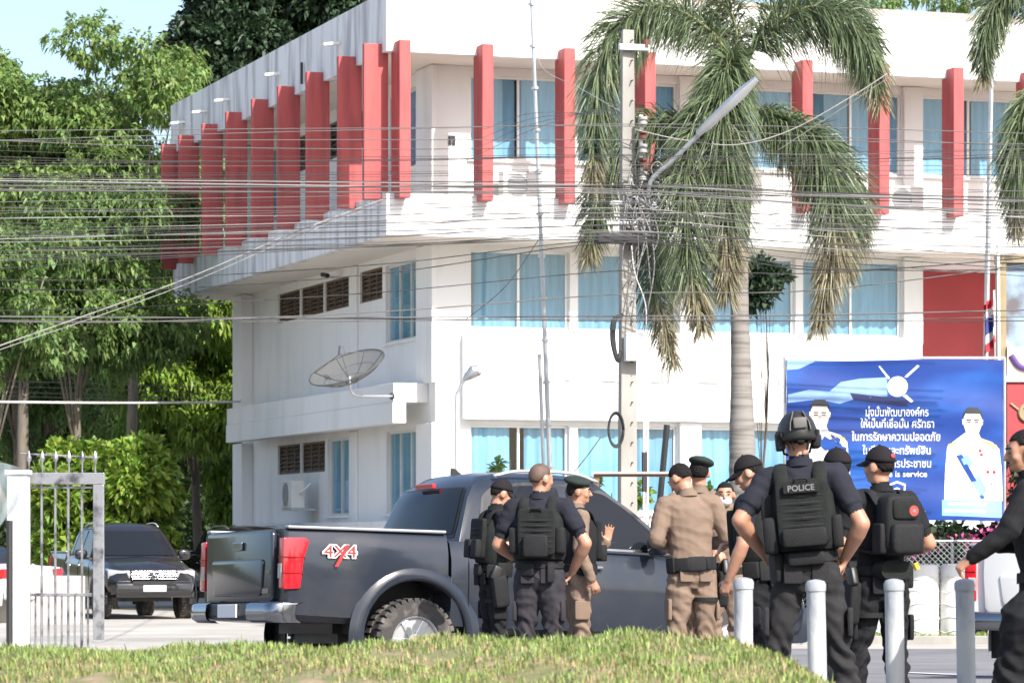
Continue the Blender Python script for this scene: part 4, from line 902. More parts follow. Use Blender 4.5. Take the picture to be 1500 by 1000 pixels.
# two printed portraits: white dress uniforms
def portrait(ox, oy, k, sash):
    t = lambda pts: [(ox + x * k, oy + y * k) for x, y in pts]
    b_ = flat('printed_portrait', t([(-45, 100), (-43, 50), (-40, 18), (-30, 8), (-13, 2), (-9, -8), (9, -8), (13, 2), (31, 8), (42, 18), (46, 50), (48, 100)]), m_bw, lift=0.004)
    flat('printed_face', t([(-14, -30), (-14, -18), (-10, -6), (-4, 0), (4, 0), (10, -6), (14, -18), (14, -30), (8, -42), (-8, -42)]), m_bsk, b_, lift=0.007)
    flat('printed_hair', t([(-15, -28), (-14, -38), (-8, -46), (8, -46), (14, -38), (15, -28), (11, -36), (-11, -36)]), m_bh, b_, lift=0.010)
    for sx in (-6, 6): flat('printed_brow', t([(sx - 4, -27), (sx + 4, -27), (sx + 4, -25), (sx - 4, -25)]), m_bh, b_, lift=0.010)
    flat('printed_mouth', t([(-4, -11), (4, -11), (4, -9.6), (-4, -9.6)]), M('print_lip', (0.5, 0.3, 0.28), 0.6), b_, lift=0.010)
    for sx in (-1, 1):
        flat('printed_epaulette', t([(sx * 14, 5), (sx * 38, 12), (sx * 40, 17), (sx * 16, 10)]), m_gold_p, b_, lift=0.008)
        flat('printed_collar', t([(sx * 1, 2), (sx * 10, -5), (sx * 12, 3), (sx * 3, 16)]), m_bgr, b_, lift=0.008)
        flat('printed_ear', t([(sx * 13.5, -28), (sx * 16.5, -27), (sx * 16, -19), (sx * 13.5, -18)]), m_bsk, b_, lift=0.006)
        flat('printed_sleeve_line', t([(sx * 32, 30), (sx * 33.2, 30), (sx * 35.2, 100), (sx * 33.6, 100)]), m_bgr, b_, lift=0.008)
        flat('printed_eye', t([(sx * 6 - 3, -23.4), (sx * 6 + 3, -23.4), (sx * 6 + 3, -21.6), (sx * 6 - 3, -21.6)]), m_bh, b_, lift=0.010)
    flat('printed_nose', t([(-1, -22), (1, -22), (3, -14.5), (-3, -14.5)]), M('print_face_shade', (0.56, 0.45, 0.38), 0.6), b_, lift=0.010)
    for yy_ in (24, 40, 56, 72): flat('printed_button', t(disc(0, yy_, 1.5, 8)), m_gold_p, b_, lift=0.012)
    if sash:
        flat('printed_sash', t([(-30, 10), (-18, 8), (30, 95), (12, 98)]), m_bc, b_, lift=0.008)
        flat('printed_sash', t([(-26, 30), (-17, 28), (22, 96), (14, 98)]), m_bl, b_, lift=0.010)
        for x, y in [(12, 22), (14, 28), (24, 55), (34, 55), (30, 75)]: flat('printed_medal', t(disc(x, y, 2.6, 8)), m_fr, b_, lift=0.010)
    else:
        flat('printed_epaulette', t([(16, 6), (32, 14), (30, 22), (18, 12)]), m_bl, b_, lift=0.008)
portrait(1425, 640, 0.93, True); portrait(1201, 628, 0.95, False)

# ---- framed display stand at the right edge
ds_ = 52.0; d0 = at(1500, 0, ds_); d0.z = gz(0, ds_)
st = empty('portrait_display', d0, 0, 'gold-framed display stand with red base at the right edge', 'display')
def dbx(name, x0, x1, y0, y1, dep, mat, par=st, lift=0):
    a, b = at(x0, y1, ds_) - d0, at(x1, y0, ds_) - d0; return MB().box(a.x, b.x, -dep - lift, 0 - lift if dep < 0.05 else 0, a.z, b.z).build(name, mat, par, bevel=0.005)
m_gold = M('dull_gold', (0.33, 0.26, 0.15), 0.5, 0.3, var=0.15); m_cream = M('cream_panel', (0.72, 0.60, 0.45), 0.7, var=0.06)
dbx('frame_column', 1458, 1470, 388, 530, 0.3, m_gold); dbx('frame_column', 1560, 1572, 388, 530, 0.3, m_gold); dbx('frame_head', 1456, 1575, 376, 387.5, 0.32, m_gold)
dbx('picture', 1470.5, 1559.5, 388, 509, 0.2, M('printed_picture', (0.30, 0.42, 0.55), 0.5, vs=1.6, alt=(0.12, 0.11, 0.12), altamt=0.6))
dbx('sill_panel', 1470.5, 1559.5, 510, 551, 0.34, m_cream); dbx('red_base', 1470, 1562, 562, 650, 0.36, m_redwall); dbx('white_moulding', 1468, 1564, 552, 561, 0.4, m_white); dbx('plinth', 1470, 1562, 651, 870, 0.3, m_redwall)
rib = MB().tube(crom([at(1476, 522, ds_) - d0 - Vector((0, .36, 0)), at(1488, 538, ds_) - d0 - Vector((0, .37, 0)), at(1505, 541, ds_) - d0 - Vector((0, .37, 0)), at(1530, 528, ds_) - d0 - Vector((0, .36, 0))], 14), [(0.045, 0.012)] * 15, 8, up=(0, 0, 1)).build('ribbon_emblem', M('ribbon_purple', (0.10, 0.05, 0.2), 0.6), st, smooth=True)
MB().lathe([(0.13, 0), (0.15, 0.02), (0.13, 0.04), (0.10, 0.04), (0.09, 0.01)], 22, Matrix.Translation(at(1500, 606, ds_) - d0 + Vector((0, -.36, 0))) @ Matrix.Rotation(R(90), 4, 'X')).build('gold_roundel', m_gold, st, smooth=True)
MB().tube([at(1475, 592, ds_) - d0 + Vector((0, -.37, 0)), at(1490, 604, ds_) - d0 + Vector((0, -.37, 0))], 0.018, 6).build('gold_bar', m_gold, st)
# dark clipped shrub below it
tree('dark_shrub', 'dark clipped shrub in front of the display base', 1490, 50.5, 880, 1462, 1530, 640, 760, m_leafC, m_barkD, 8, 30, 0.13, 0.04, 7, 0.2, seed=91, tr=0.03, cat='shrub', depth=0.3)
# ------------------------------------------------------------------ vehicles
m_tyre = M('tyre_rubber', (0.045, 0.042, 0.04), 0.85, vs=6, alt=(0.16, 0.14, 0.12), altamt=0.5, bump=0.2)
m_alloy = M('alloy_rim', (0.62, 0.62, 0.62), 0.35, 0.6, var=0.1)
m_chrome = M('chrome', (0.30, 0.31, 0.33), 0.16, 1.0, var=0.12)
m_tint = M('tinted_glass', (0.012, 0.014, 0.018), 0.06, 0.0, var=0.0, spec=0.22)
m_trim = M('black_trim', (0.015, 0.015, 0.016), 0.5, var=0.1)
m_redlens = M('red_lens', (0.50, 0.012, 0.02), 0.15, var=0.05, coat=0.5)
m_clrlens = M('clear_lens', (0.55, 0.55, 0.56), 0.1, 0.3, var=0.1, coat=0.6)
m_plate = M('number_plate', (0.72, 0.72, 0.70), 0.5, var=0.03)
def loft_body(st, nx=1):
    """st: list of (x, [(y, z) half-section from the bottom up to the centre line])"""
    rows = []
    for x, sec in st:
        r = [(x if len(p) < 3 else x + p[2], -p[0], p[1]) for p in sec]; l = [(x if len(p) < 3 else x + p[2], p[0], p[1]) for p in reversed(sec)]
        rows.append(r + l)
    q = MB(); q.grid(rows, True); n = len(rows[0])
    q.f.append(tuple(range(n - 1, -1, -1))); q.f.append(tuple(range((len(rows) - 1) * n, len(rows) * n)))
    return q
def cut(o, cutters):
    for c in cutters:
        md = o.modifiers.new('cut', 'BOOLEAN'); md.object = c; md.operation = 'DIFFERENCE'; md.solver = 'EXACT'
    dg = bpy.context.evaluated_depsgraph_get(); me = bpy.data.meshes.new_from_object(o.evaluated_get(dg))
    o.modifiers.clear(); old = o.data; o.data = me; bpy.data.meshes.remove(old)
    me.polygons.foreach_set('use_smooth', [True] * len(me.polygons)); me.set_sharp_from_angle(angle=R(32))
    for c in cutters: bpy.data.objects.remove(c)
def wheel(par, x, y, rad=0.39, wd=0.25, side=-1):
    T = Matrix.Translation((x, y, rad)) @ Matrix.Rotation(R(90) * (1 if side < 0 else -1), 4, 'X')   # local +z = outward
    h = wd / 2
    wl = MB().lathe([(rad * .62, -h), (rad * .90, -h), (rad * .97, -h * .8), (rad * .985, -h * .4), (rad * .985, h * .4), (rad * .97, h * .8), (rad * .90, h), (rad * .62, h), (rad * .60, h * .75), (rad * .60, -h)], 40, T).build('wheel', m_tyre, par, smooth=True)
    q = MB(); nb = 36
    for k in range(nb):
        a = 2 * math.pi * k / nb
        for s_, da in ((1, 0), (-1, 0.09)):
            B = T @ Matrix.Rotation(a + da, 4, 'Z') @ Matrix.Translation((rad * 0.975, 0, s_ * h * 0.62))
            q.box(-0.02, 0.014, -0.02, 0.02, -h * .36, h * .36, B)
    tag(q.build('tread_blocks', m_tyre, wl), kind='stuff')
    MB().lathe([(rad * .60, h * .70), (rad * .61, h * .95), (rad * .57, h * .9), (rad * .52, h * .45), (0.0, h * .35)], 32, T).build('rim', m_alloy, wl, smooth=True)
    for k in range(6):
        B = T @ Matrix.Rotation(k * math.pi / 3, 4, 'Z')
        MB().box(0.05, rad * .55, -0.035, 0.035, h * .5, h * .82, B).build('spoke', m_alloy, wl, bevel=0.008)
        MB().box(rad * .22, rad * .5, -0.03, 0.03, h * .47, h * .5, T @ Matrix.Rotation(k * math.pi / 3 + math.pi / 6, 4, 'Z')).build('rim_gap', m_trim, wl)
    MB().lathe([(0.07, h * .5), (0.07, h * .88), (0.05, h * .95), (0, h * .96)], 16, T).build('hub_cap', m_alloy, wl, smooth=True)
    return wl
def rounded(poly, r=0.05, n=4):
    out = []; k = len(poly)
    for i in range(k):
        p, a, b = Vector(poly[i]), Vector(poly[i - 1]), Vector(poly[(i + 1) % k])
        da, db = (a - p), (b - p); rr_ = min(r, da.length * .4, db.length * .4)
        s_, e = p + da.normalized() * rr_, p + db.normalized() * rr_
        for t in np.linspace(0, 1, n): out.append(tuple((1 - t) ** 2 * s_ + 2 * t * (1 - t) * p + t * t * e))
    return out
def pickup(label, paint, mat4, group=None, decal=False, tail=True, front=True, cat='pickup truck', name='pickup_truck', flare=None, lowpoly=False):
    e = empty(name, (0, 0, 0), 0, label, cat, group); e.matrix_world = mat4
    ZB = 1.27
    def sec(z0, w0, w1, zt, wt, crown):
        return [(w0 - 0.06, z0), (w0, z0 + 0.05), (w1 - 0.005, z0 + 0.22), (w1, (z0 + zt) / 2 + .03), (w1 - 0.006, zt - 0.16), (wt, zt - 0.03), (wt - 0.03, zt), (wt - 0.12, zt + crown * .3), (0, zt + crown)]
    # load bed
    bed = loft_body([(-1.17, sec(0.54, .83, .875, ZB - .005, .845, 0)), (-1.14, sec(0.52, .86, .895, ZB, .865, 0)), (-0.6, sec(0.50, .875, .905, ZB, .87, 0)), (0.0, sec(0.48, .875, .91, ZB - 0.005, .87, 0)), (0.29, sec(0.47, .875, .91, ZB - 0.01, .87, 0))]).build('load_bed', paint, e, smooth=32)
    wc = [MB().tube([(0, -1.2, 0.40), (0, -0.55, 0.40)], 0.475, 32).build('cutter', m_trim, e), MB().tube([(0, 1.2, 0.40), (0, 0.55, 0.40)], 0.475, 32).build('cutter', m_trim, e),
          MB().box(-1.08, 0.22, -0.76, 0.76, 0.85, 1.6).build('cutter', m_trim, e)]
    bpy.context.view_layer.update(); cut(bed, wc)
    MB().box(-1.15, 0.28, -0.885, -0.80, ZB - 0.004, ZB + 0.022).build('bed_rail', M('bed_rail_cap', (0.30, 0.31, 0.33), 0.35, 0.3, var=0.1), e, bevel=0.01)
    MB().box(-1.15, 0.28, 0.80, 0.885, ZB - 0.004, ZB + 0.022).build('bed_rail', _M['bed_rail_cap'], e, bevel=0.01)
    # cab lower and bonnet
    zt = 1.16
    cab = loft_body([(0.32, sec(0.45, .875, .91, zt + .05, .86, 0.0)), (1.4, sec(0.43, .88, .915, zt + .02, .86, 0.0)), (2.2, sec(0.43, .88, .915, zt, .85, 0.02)), (2.7, sec(0.43, .88, .915, 1.13, .83, 0.06)), (3.2, sec(0.45, .88, .91, 1.09, .78, 0.07)), (3.6, sec(0.47, .86, .89, 1.03, .70, 0.06)), (3.82, sec(0.48, .76, .80, 0.95, .62, 0.04)), (3.90, sec(0.5, .66, .70, 0.88, .55, 0.02))]).build('cab_body', paint, e, smooth=32)
    wc = [MB().tube([(3.05, s_ * 1.2, 0.40), (3.05, s_ * 0.55, 0.40)], 0.475, 32).build('cutter', m_trim, e) for s_ in (-1, 1)]
    bpy.context.view_layer.update(); cut(cab, wc)
    # wheel wells
    for x in (0, 3.05): MB().box(x - 0.6, x + 0.6, -0.56, 0.56, 0.42, 0.92).build('wheel_well', m_trim, e)
    MB().box(-0.5, 3.5, -0.45, 0.45, 0.34, 0.55).build('chassis', m_trim, e)
    # flared arches
    for x in (0.0, 3.05):
        for s_ in (-1, 1):
            rows = []
            for a in np.linspace(R(-14), R(194), 26):
                c, sn = math.cos(a), math.sin(a); row = []
                for rad, y in ((0.60, .893), (0.565, .912), (0.53, .926), (0.50, .930), (0.475, .924), (0.465, .88), (0.47, .80)):
                    row.append((x + rad * c, s_ * y, 0.40 + rad * sn * 1.0))
                rows.append(row)
            MB().grid(rows).build('fender_flare', flare or paint, e, smooth='all')
    # greenhouse
    prof = [(0.36, 1.19), (0.40, 1.33), (0.49, 1.58), (0.56, 1.69), (0.68, 1.765), (0.95, 1.805), (1.35, 1.82), (1.62, 1.81), (1.80, 1.775), (1.94, 1.715), (2.2, 1.51), (2.45, 1.30), (2.63, 1.14)]
    def wz(z): return np.interp(z, [1.1, 1.25, 1.5, 1.7, 1.76, 1.83], [.845, .825, .745, .665, .60, .42])
    gh = MB(); rows = []
    for x, z in prof:
        w_ = float(wz(z)); cr = 0.03 if z > 1.74 else 0.0
        ex = 0.06 if x < 0.75 else (-0.09 if x > 1.85 else 0)
        rows.append([(x + ex * (abs(t) ** 2.5) * 1.0, t * w_, z + cr * (1 - t * t)) for t in np.linspace(-1, 1, 11)])
    gh.grid(rows)
    for s_ in (0, 10):
        edge = [r[s_] for r in rows]; n = len(edge)
        for i in range(n - 1):   # side skin down to the belt
            p, q2 = edge[i], edge[i + 1]; sg = -1 if s_ == 0 else 1
            cols = []
            for pt_ in (p, q2):
                cols.append([(pt_[0], sg * float(wz(1.12 + (pt_[2] - 1.12) * t)) if pt_[2] > 1.13 else pt_[1], 1.12 + (pt_[2] - 1.12) * t) for t in np.linspace(0, 1, 7)])
            gh.grid(cols)
    gh.build('greenhouse', paint, e, smooth=38, weld=True)
    def sidepatch(name, poly, mat, lift, par=e, both=True):
        obs = []
        for s_ in ((-1, 1) if both else (-1,)):
            bm = bmesh.new(); f = bm.faces.new([bm.verts.new((x, 0, z)) for x, z in poly]); bmesh.ops.triangulate(bm, faces=[f])
            bmesh.ops.subdivide_edges(bm, edges=bm.edges[:], cuts=3, use_grid_fill=True)
            for v_ in bm.verts: v_.co.y = s_ * (float(wz(v_.co.z)) + lift)
            me = bpy.data.meshes.new(name); bm.to_mesh(me); bm.free(); me.materials.append(mat); me.polygons.foreach_set('use_smooth', [True] * len(me.polygons))
            o = bpy.data.objects.new(name, me); COL.objects.link(o); o.parent = par; obs.append(o)
        return obs
    sidepatch('window_surround', rounded([(0.58, 1.19), (2.50, 1.17), (2.33, 1.34), (2.1, 1.53), (1.88, 1.68), (1.6, 1.735), (1.1, 1.735), (0.80, 1.69), (0.68, 1.6)], .05), m_trim, 0.003)
    sidepatch('side_window', rounded([(0.70, 1.215), (1.42, 1.20), (1.42, 1.705), (1.1, 1.705), (0.85, 1.67), (0.76, 1.56)], .05), m_tint, 0.008)
    sidepatch('side_window', rounded([(1.50, 1.20), (2.40, 1.19), (2.27, 1.345), (2.05, 1.53), (1.86, 1.655), (1.6, 1.70), (1.5, 1.705)], .04), m_tint, 0.008)
    for s_ in (-1, 1): MB().tube([(0.7, s_ * .862, 1.185), (1.5, s_ * .868, 1.175), (2.45, s_ * .862, 1.155)], [(0.012, 0.02)] * 3, 6, up=(0, 1, 0)).build('belt_moulding', m_chrome, e)
    # rear glass and windscreen, laid on the greenhouse skin
    def skin(i, t, name, i0):
        pass
    def band(name, pts, hw, mat, off):
        rows = []
        for (x, z), h_ in zip(pts, hw): rows.append([(x + off[0] + (0.06 if x < 1 else -0.09) * abs(t * h_ / float(wz(z))) ** 2.5, t * h_, z + off[1]) for t in np.linspace(-1, 1, 11)])
        return MB().grid(rows).build(name, mat, e, smooth='all', recalc=False)
    band('rear_window_seal', [(0.375, 1.24), (0.40, 1.33), (0.49, 1.58), (0.55, 1.675)], (.73, .73, .66, .60), m_trim, (-0.006, 0.004))
    rw = band('rear_window', [(0.382, 1.265), (0.40, 1.33), (0.49, 1.58), (0.542, 1.66)], (.70, .70, .63, .58), m_tint, (-0.012, 0.008))
    band('windscreen', [(1.99, 1.675), (2.2, 1.51), (2.45, 1.30), (2.56, 1.205)], (.60, .67, .74, .76), m_tint, (0.008, 0.008))
    MB().box(0.48, 0.52, -0.17, 0.17, 1.675, 1.72).build('high_brake_light', m_redlens, e, bevel=0.008)
    MB().prism([(0, 0), (0.16, 0), (0.03, 0.09), (0.0, 0.09)], lambda a, b: (0.74 + a, 0.012, 1.775 + b), lambda a, b: (0.74 + a, -0.012, 1.775 + b)).build('roof_antenna', m_trim, e)
    for s_ in (-1, 1): MB().tube(crom([Vector((0.85, s_ * .60, 1.78)), Vector((1.1, s_ * .60, 1.83)), Vector((1.6, s_ * .60, 1.83)), Vector((1.85, s_ * .60, 1.765))], 12), 0.016, 6).build('roof_edge_glint', m_alloy, e, smooth='all')  # pale tubes stand in for sunlight along the roof edges
    # doors: shut lines and handles
    for s_ in (-1, 1):
        for x in (0.48, 1.46, 2.42): MB().tube([(x, s_ * .9165, 0.55), (x, s_ * .919, 0.85), (x, s_ * .912, 1.02), (x - 0.0, s_ * .868, 1.15)], 0.004, 4).build('door_seam', m_trim, e)
        for x in (0.78, 1.64): MB().box(x - 0.10, x + 0.10, s_ * .935 - 0.016, s_ * .935 + 0.016, 1.0, 1.035).build('door_handle', m_chrome, e, bevel=0.012)
        mr = MB().ell((2.22, s_ * 1.02, 1.23), (0.07, 0.13, 0.10), 14, 9, None, 0.7).build('wing_mirror', paint, e, smooth='all')
        MB().tube([(2.24, s_ * .86, 1.17), (2.23, s_ * .98, 1.19)], 0.03, 6).build('mirror_arm', m_trim, mr)
        MB().box(0.7, 2.5, s_ * .94 - 0.06, s_ * .94 + 0.06, 0.36, 0.40).build('side_step', m_trim, e, bevel=0.015)
    # tailgate
    tg = MB().prism(rounded([(-.70, .66), (.70, .66), (.72, 1.0), (.71, ZB - .015), (-.71, ZB - .015), (-.72, 1.0)], .05), lambda a, b: (-1.215, a, b), lambda a, b: (-1.165, a, b)).build('tailgate', paint, e, bevel=0.012, smooth=32)
    MB().prism(rounded([(-.52, .72), (.52, .72), (.56, 1.02), (-.56, 1.02)], .05), lambda a, b: (-1.232, a, b), lambda a, b: (-1.214, a, b)).build('pressed_panel', paint, tg, bevel=0.014, smooth=True)
    MB().box(-1.235, -1.214, -0.10, 0.10, 1.10, 1.17).build('handle', m_chrome, tg, bevel=0.01)
    MB().box(-1.225, -1.214, -0.66, -0.46, 0.74, 0.78).build('badge', m_chrome, tg); MB().box(-1.225, -1.214, -0.68, -0.60, 0.90, 0.93).build('badge', m_chrome, tg)
    # tail lights: a wrap-around block at each corner
    for s_ in (-1, 1):
        tl = MB().prism(rounded([(-1.195, .77), (-1.045, .78), (-1.02, 1.02), (-0.965, 1.17), (-1.0, 1.195), (-1.195, 1.19)], .02), lambda a, b: (a, s_ * .80, b), lambda a, b: (a, s_ * (.912 if b < 1.1 else .90), b)).build('tail_light', m_redlens, e, bevel=0.018, smooth=True)
        for zl in (0.90, 1.03): MB().box(-1.2, -1.0 - .02 * (zl < 1), min(s_ * .80, s_ * .9155), max(s_ * .80, s_ * .9155), zl, zl + .008).build('lens_rib', M('dark_red_lens', (0.22, 0.006, 0.01), 0.2, var=0), tl)
        MB().box(-1.203, -1.19, min(s_ * .80, s_ * .87), max(s_ * .80, s_ * .87), 0.86, 0.98).build('reversing_lens', m_clrlens, tl, bevel=0.004)
    # rear step bumper
    bp_ = MB().prism(rounded([(-1.30, .55), (-1.18, .53), (-1.17, .66), (-1.29, .66)], .02), lambda a, b: (a, -0.45, b), lambda a, b: (a, 0.45, b)).build('rear_bumper', m_trim, e, bevel=0.01)
    for s_ in (-1, 1):
        rows = []
        for t in np.linspace(0, 1, 10):
            y = s_ * (0.44 + 0.45 * min(1, t * 1.25)); x = -1.33 + 0.03 * t if t < .75 else -1.3075 + (t - .75) * 0.9
            rows.append([(x + 0.06, y, 0.50), (x + .01, y, 0.53), (x, y, 0.58), (x + .01, y, 0.65), (x + 0.06, y, 0.67), (x + 0.12, y * .98, 0.67)])
        MB().grid(rows).build('bumper_corner', m_chrome, bp_, smooth='all')
    MB().box(-1.318, -1.302, -0.2, 0.2, 0.54, 0.65).build('rear_plate', m_plate, e, bevel=0.004)
    # mud flaps
    for s_ in (-1, 1): MB().box(-0.50, -0.48, s_ * .78 - .12, s_ * .78 + .12, 0.22, 0.52).build('mud_flap', m_trim, e)
    # front
    gr = MB().box(3.86, 3.93, -0.44, 0.44, 0.74, 0.93).build('grille', m_trim, e, bevel=0.01)
    for k in range(4): MB().box(3.925, 3.955, -0.46 + .02 * abs(k - 1.5), 0.46 - .02 * abs(k - 1.5), 0.755 + k * .046, 0.778 + k * .046).build('grille_bar', m_chrome, gr, bevel=0.006)
    MB().tube([(3.965, 0.10 * math.cos(t), 0.835 + .068 * math.sin(t)) for t in np.linspace(0, 2 * math.pi, 25)], 0.012, 6).build('emblem', m_chrome, gr, smooth='all')
    MB().tube([(3.967, 0.045 * math.cos(t), 0.835 + .062 * math.sin(t)) for t in np.linspace(0, 2 * math.pi, 21)], 0.010, 6).build('emblem', m_chrome, gr, smooth='all')
    MB().tube([(3.967, 0.075 * math.cos(t), 0.862 + .03 * math.sin(t)) for t in np.linspace(0, 2 * math.pi, 21)], 0.009, 6).build('emblem', m_chrome, gr, smooth='all')
    fb = MB().prism(rounded([(3.6, .40), (3.92, .42), (3.99, .52), (3.98, .68), (3.90, .735), (3.6, .735)], .04), lambda a, b: (a, -.72, b), lambda a, b: (a, .72, b)).build('front_bumper', paint, e, bevel=0.03, smooth=True)
    MB().box(3.985, 4.0, -0.42, 0.42, 0.66, 0.73).build('lower_grille', m_trim, fb)
    MB().box(3.99, 4.012, -0.22, 0.22, 0.53, 0.65).build('front_plate', m_plate, fb, bevel=0.004)
    for s_ in (-1, 1):
        MB().prism(rounded([(3.50, .80), (3.90, .76), (3.93, .92), (3.62, .97)], .03), lambda a, b: (a - (0.0), s_ * .46, b), lambda a, b: (a - 0.17, s_ * .84, b)).build('headlight', m_clrlens, e, bevel=0.02, smooth=True)
        MB().lathe([(0, 0.02), (0.05, 0.015), (0.055, 0)], 14, Matrix.Translation((3.95, s_ * .62, .55)) @ Matrix.Rotation(R(90), 4, 'Y')).build('fog_lamp', m_clrlens, fb)
    for x in (0, 3.05):
        for s_ in (-1, 1): wheel(e, x, s_ * .80, 0.36, side=s_)
    if decal:
        T = Matrix.Translation((-0.72, -0.9135, 1.075)) @ Matrix.Rotation(R(90), 4, 'X') @ Matrix.Shear('XY', 4, (0.25, 0)) if False else Matrix.Translation((-0.70, -0.918, 1.085)) @ Matrix.Rotation(R(90), 4, 'X')
        t1 = text_mesh('four_by_four_decal', '4X4', 0.142, M('decal_white', (0.75, 0.72, 0.7), 0.5), e, T, 0.001, bold=0.009, width=1.25)
        text_mesh('decal_lettering', '4X4', 0.138, M('decal_red', (0.50, 0.03, 0.03), 0.4), t1, Matrix.Translation((0, 0, 0.005)), 0.001, bold=0.0, width=1.25)
        MB().prism([(-0.03, -0.12), (0.0, -0.12), (0.10, 0.06), (0.07, 0.06)], lambda a, b: (a - .02, b, 0.006), lambda a, b: (a - .02, b, 0.009)).build('decal_slash', _M['decal_red'], t1)
    return e
def place(x, y, z, heading, tilt=(0, 0)):
    n = Vector((tilt[0], tilt[1], 1)).normalized(); q = Vector((0, 0, 1)).rotation_difference(n)
    return Matrix.Translation((x, y, z)) @ q.to_matrix().to_4x4() @ Matrix.Rotation(heading, 4, 'Z')
m_pt1 = M('graphite_paint', (0.022, 0.027, 0.038), 0.16, 0.0, vs=2.2, alt=(0.034, 0.037, 0.044), altamt=0.5, coat=0.2, spec=0.45)
m_pt2 = M('black_paint', (0.014, 0.014, 0.017), 0.18, 0.0, var=0.1, coat=0.8)
m_pt3 = M('white_paint', (0.72, 0.72, 0.70), 0.3, 0.0, var=0.04, coat=0.5)
pickup('dark grey double-cab pickup with 4X4 decal parked behind the police group', m_pt1, place(-1.215, 29.0, -0.07, R(27), (0.016, 0.033)), decal=True)
pickup('black pickup facing the camera behind the gate', m_pt2, place(at(158, 0, 68.5).x, 68.2, gz(0, 68), R(-70)), 'pickups parked in the yard')
pickup('black pickup mostly hidden behind the grey pickup tailgate', m_pt2, place(at(318, 0, 76).x, 77, gz(0, 77), R(-62)), 'pickups parked in the yard')
pickup('white pickup seen from behind at the right edge', m_pt3, place(at(1512, 0, 31.5).x + 0.72, 32.0, gz(0, 31) - 0.06, R(62)))
# white sedan behind the gate
sl = at(-90, 0, 63); sl.z = gz(0, 63)
sed = empty('white_sedan', sl, R(150), 'white sedan parked behind the low rail of the gate', 'car')
spf = [(-2.15, .55), (-2.2, .75), (-2.15, 1.0), (-1.6, 1.04), (-1.0, 1.36), (-0.4, 1.46), (0.3, 1.44), (1.0, 1.05), (1.9, .92), (2.15, .75), (2.15, .5)]
rows = []
for x, z in spf:
    w_ = 0.84 if z < 1.05 else 0.84 - (z - 1.05) * 0.55
    rows.append([(x, t * w_, z + 0.03 * (1 - t * t)) for t in np.linspace(-1, 1, 9)])
q = MB(); q.grid(rows)
for k in (0, 8): q.grid([[r[k] for r in rows], [(r[k][0] * 1.0, r[k][1] * (1.02 if r[k][2] < 1.05 else 1.06), min(r[k][2], .95)) for r in rows], [(r[k][0] * .97, r[k][1] * 0.98, 0.32) for r in rows]])
q.build('body', m_pt3, sed, smooth=40, weld=True)
for s_ in (-1, 1):
    MB().prism(rounded([(-1.35, 1.06), (-0.95, 1.30), (-0.4, 1.39), (0.25, 1.37), (0.8, 1.06)], .05), lambda a, b: (a, s_ * (0.875 - (b - 1.05) * .5), b), lambda a, b: (a, s_ * (0.868 - (b - 1.05) * .5), b)).build('side_window', m_tint, sed)
    MB().box(-2.21, -2.08, min(s_ * .6, s_ * .87), max(s_ * .6, s_ * .87), 0.80, 0.98).build('tail_light', m_redlens, sed, bevel=0.03)
    for x in (-1.3, 1.3): wheel(sed, x, s_ * .76, 0.31, 0.19, s_)
MB().grid([[(x, t * w_, z) for t in np.linspace(-1, 1, 7)] for x, z, w_ in [(-1.62, 1.065, .74), (-1.3, 1.24, .68), (-1.03, 1.375, .62)]]).build('rear_window', m_tint, sed, recalc=False)
MB().box(-2.24, -2.12, -0.8, 0.8, 0.42, 0.70).build('rear_bumper', m_pt3, sed, bevel=0.04)
# ------------------------------------------------------------------ people
m_skin = M('skin', (0.40, 0.205, 0.13), 0.5, var=0.08, vs=9)
m_hair = M('black_hair', (0.012, 0.010, 0.010), 0.8, var=0.3, vs=40, spec=0.2, bump=0.8, bs=90)
m_shirtN = M('navy_black_cloth', (0.017, 0.018, 0.026), 0.9, var=0.2, vs=12, bump=0.3, bs=220, spec=0.25)
m_shirtB = M('black_cloth', (0.012, 0.012, 0.014), 0.9, var=0.3, vs=10, bump=0.3, bs=220, spec=0.25)
m_trouC = M('charcoal_cloth', (0.034, 0.031, 0.036), 0.9, var=0.22, vs=9, bump=0.3, bs=220, spec=0.25)
m_trouF = M('faded_black_cloth', (0.024, 0.023, 0.024), 0.9, var=0.3, vs=8, bump=0.3, bs=220, spec=0.25)
m_tan = M('tan_uniform', (0.195, 0.137, 0.100), 0.85, var=0.12, vs=7, bump=0.25, bs=220, spec=0.25)
m_vest = M('vest_nylon', (0.013, 0.015, 0.014), 0.85, var=0.3, vs=20, bump=0.4, bs=160, spec=0.25)
m_pouch = M('pouch_nylon', (0.011, 0.011, 0.012), 0.75, var=0.3, vs=20, bump=0.3, bs=160, spec=0.3)
m_boot = M('boot_leather', (0.014, 0.013, 0.012), 0.45, var=0.15)
m_bootT = M('brown_boot', (0.05, 0.03, 0.02), 0.4, var=0.15)
m_capk = M('cap_cloth', (0.014, 0.012, 0.014), 0.9, var=0.2, spec=0.2)
m_beret = M('beret_felt', (0.012, 0.020, 0.016), 0.95, var=0.2, vs=20)
m_helm = M('helmet_shell', (0.018, 0.018, 0.017), 0.45, var=0.15)
m_patchw = M('patch_white', (0.17, 0.17, 0.17), 0.7); m_patchr = M('patch_red', (0.35, 0.05, 0.04), 0.7)
m_eye = M('eye_dark', (0.02, 0.015, 0.012), 0.3, var=0); m_lip = M('lip', (0.32, 0.12, 0.09), 0.5, var=0); m_mask = M('face_mask', (0.62, 0.63, 0.65), 0.8)
V3 = Vector
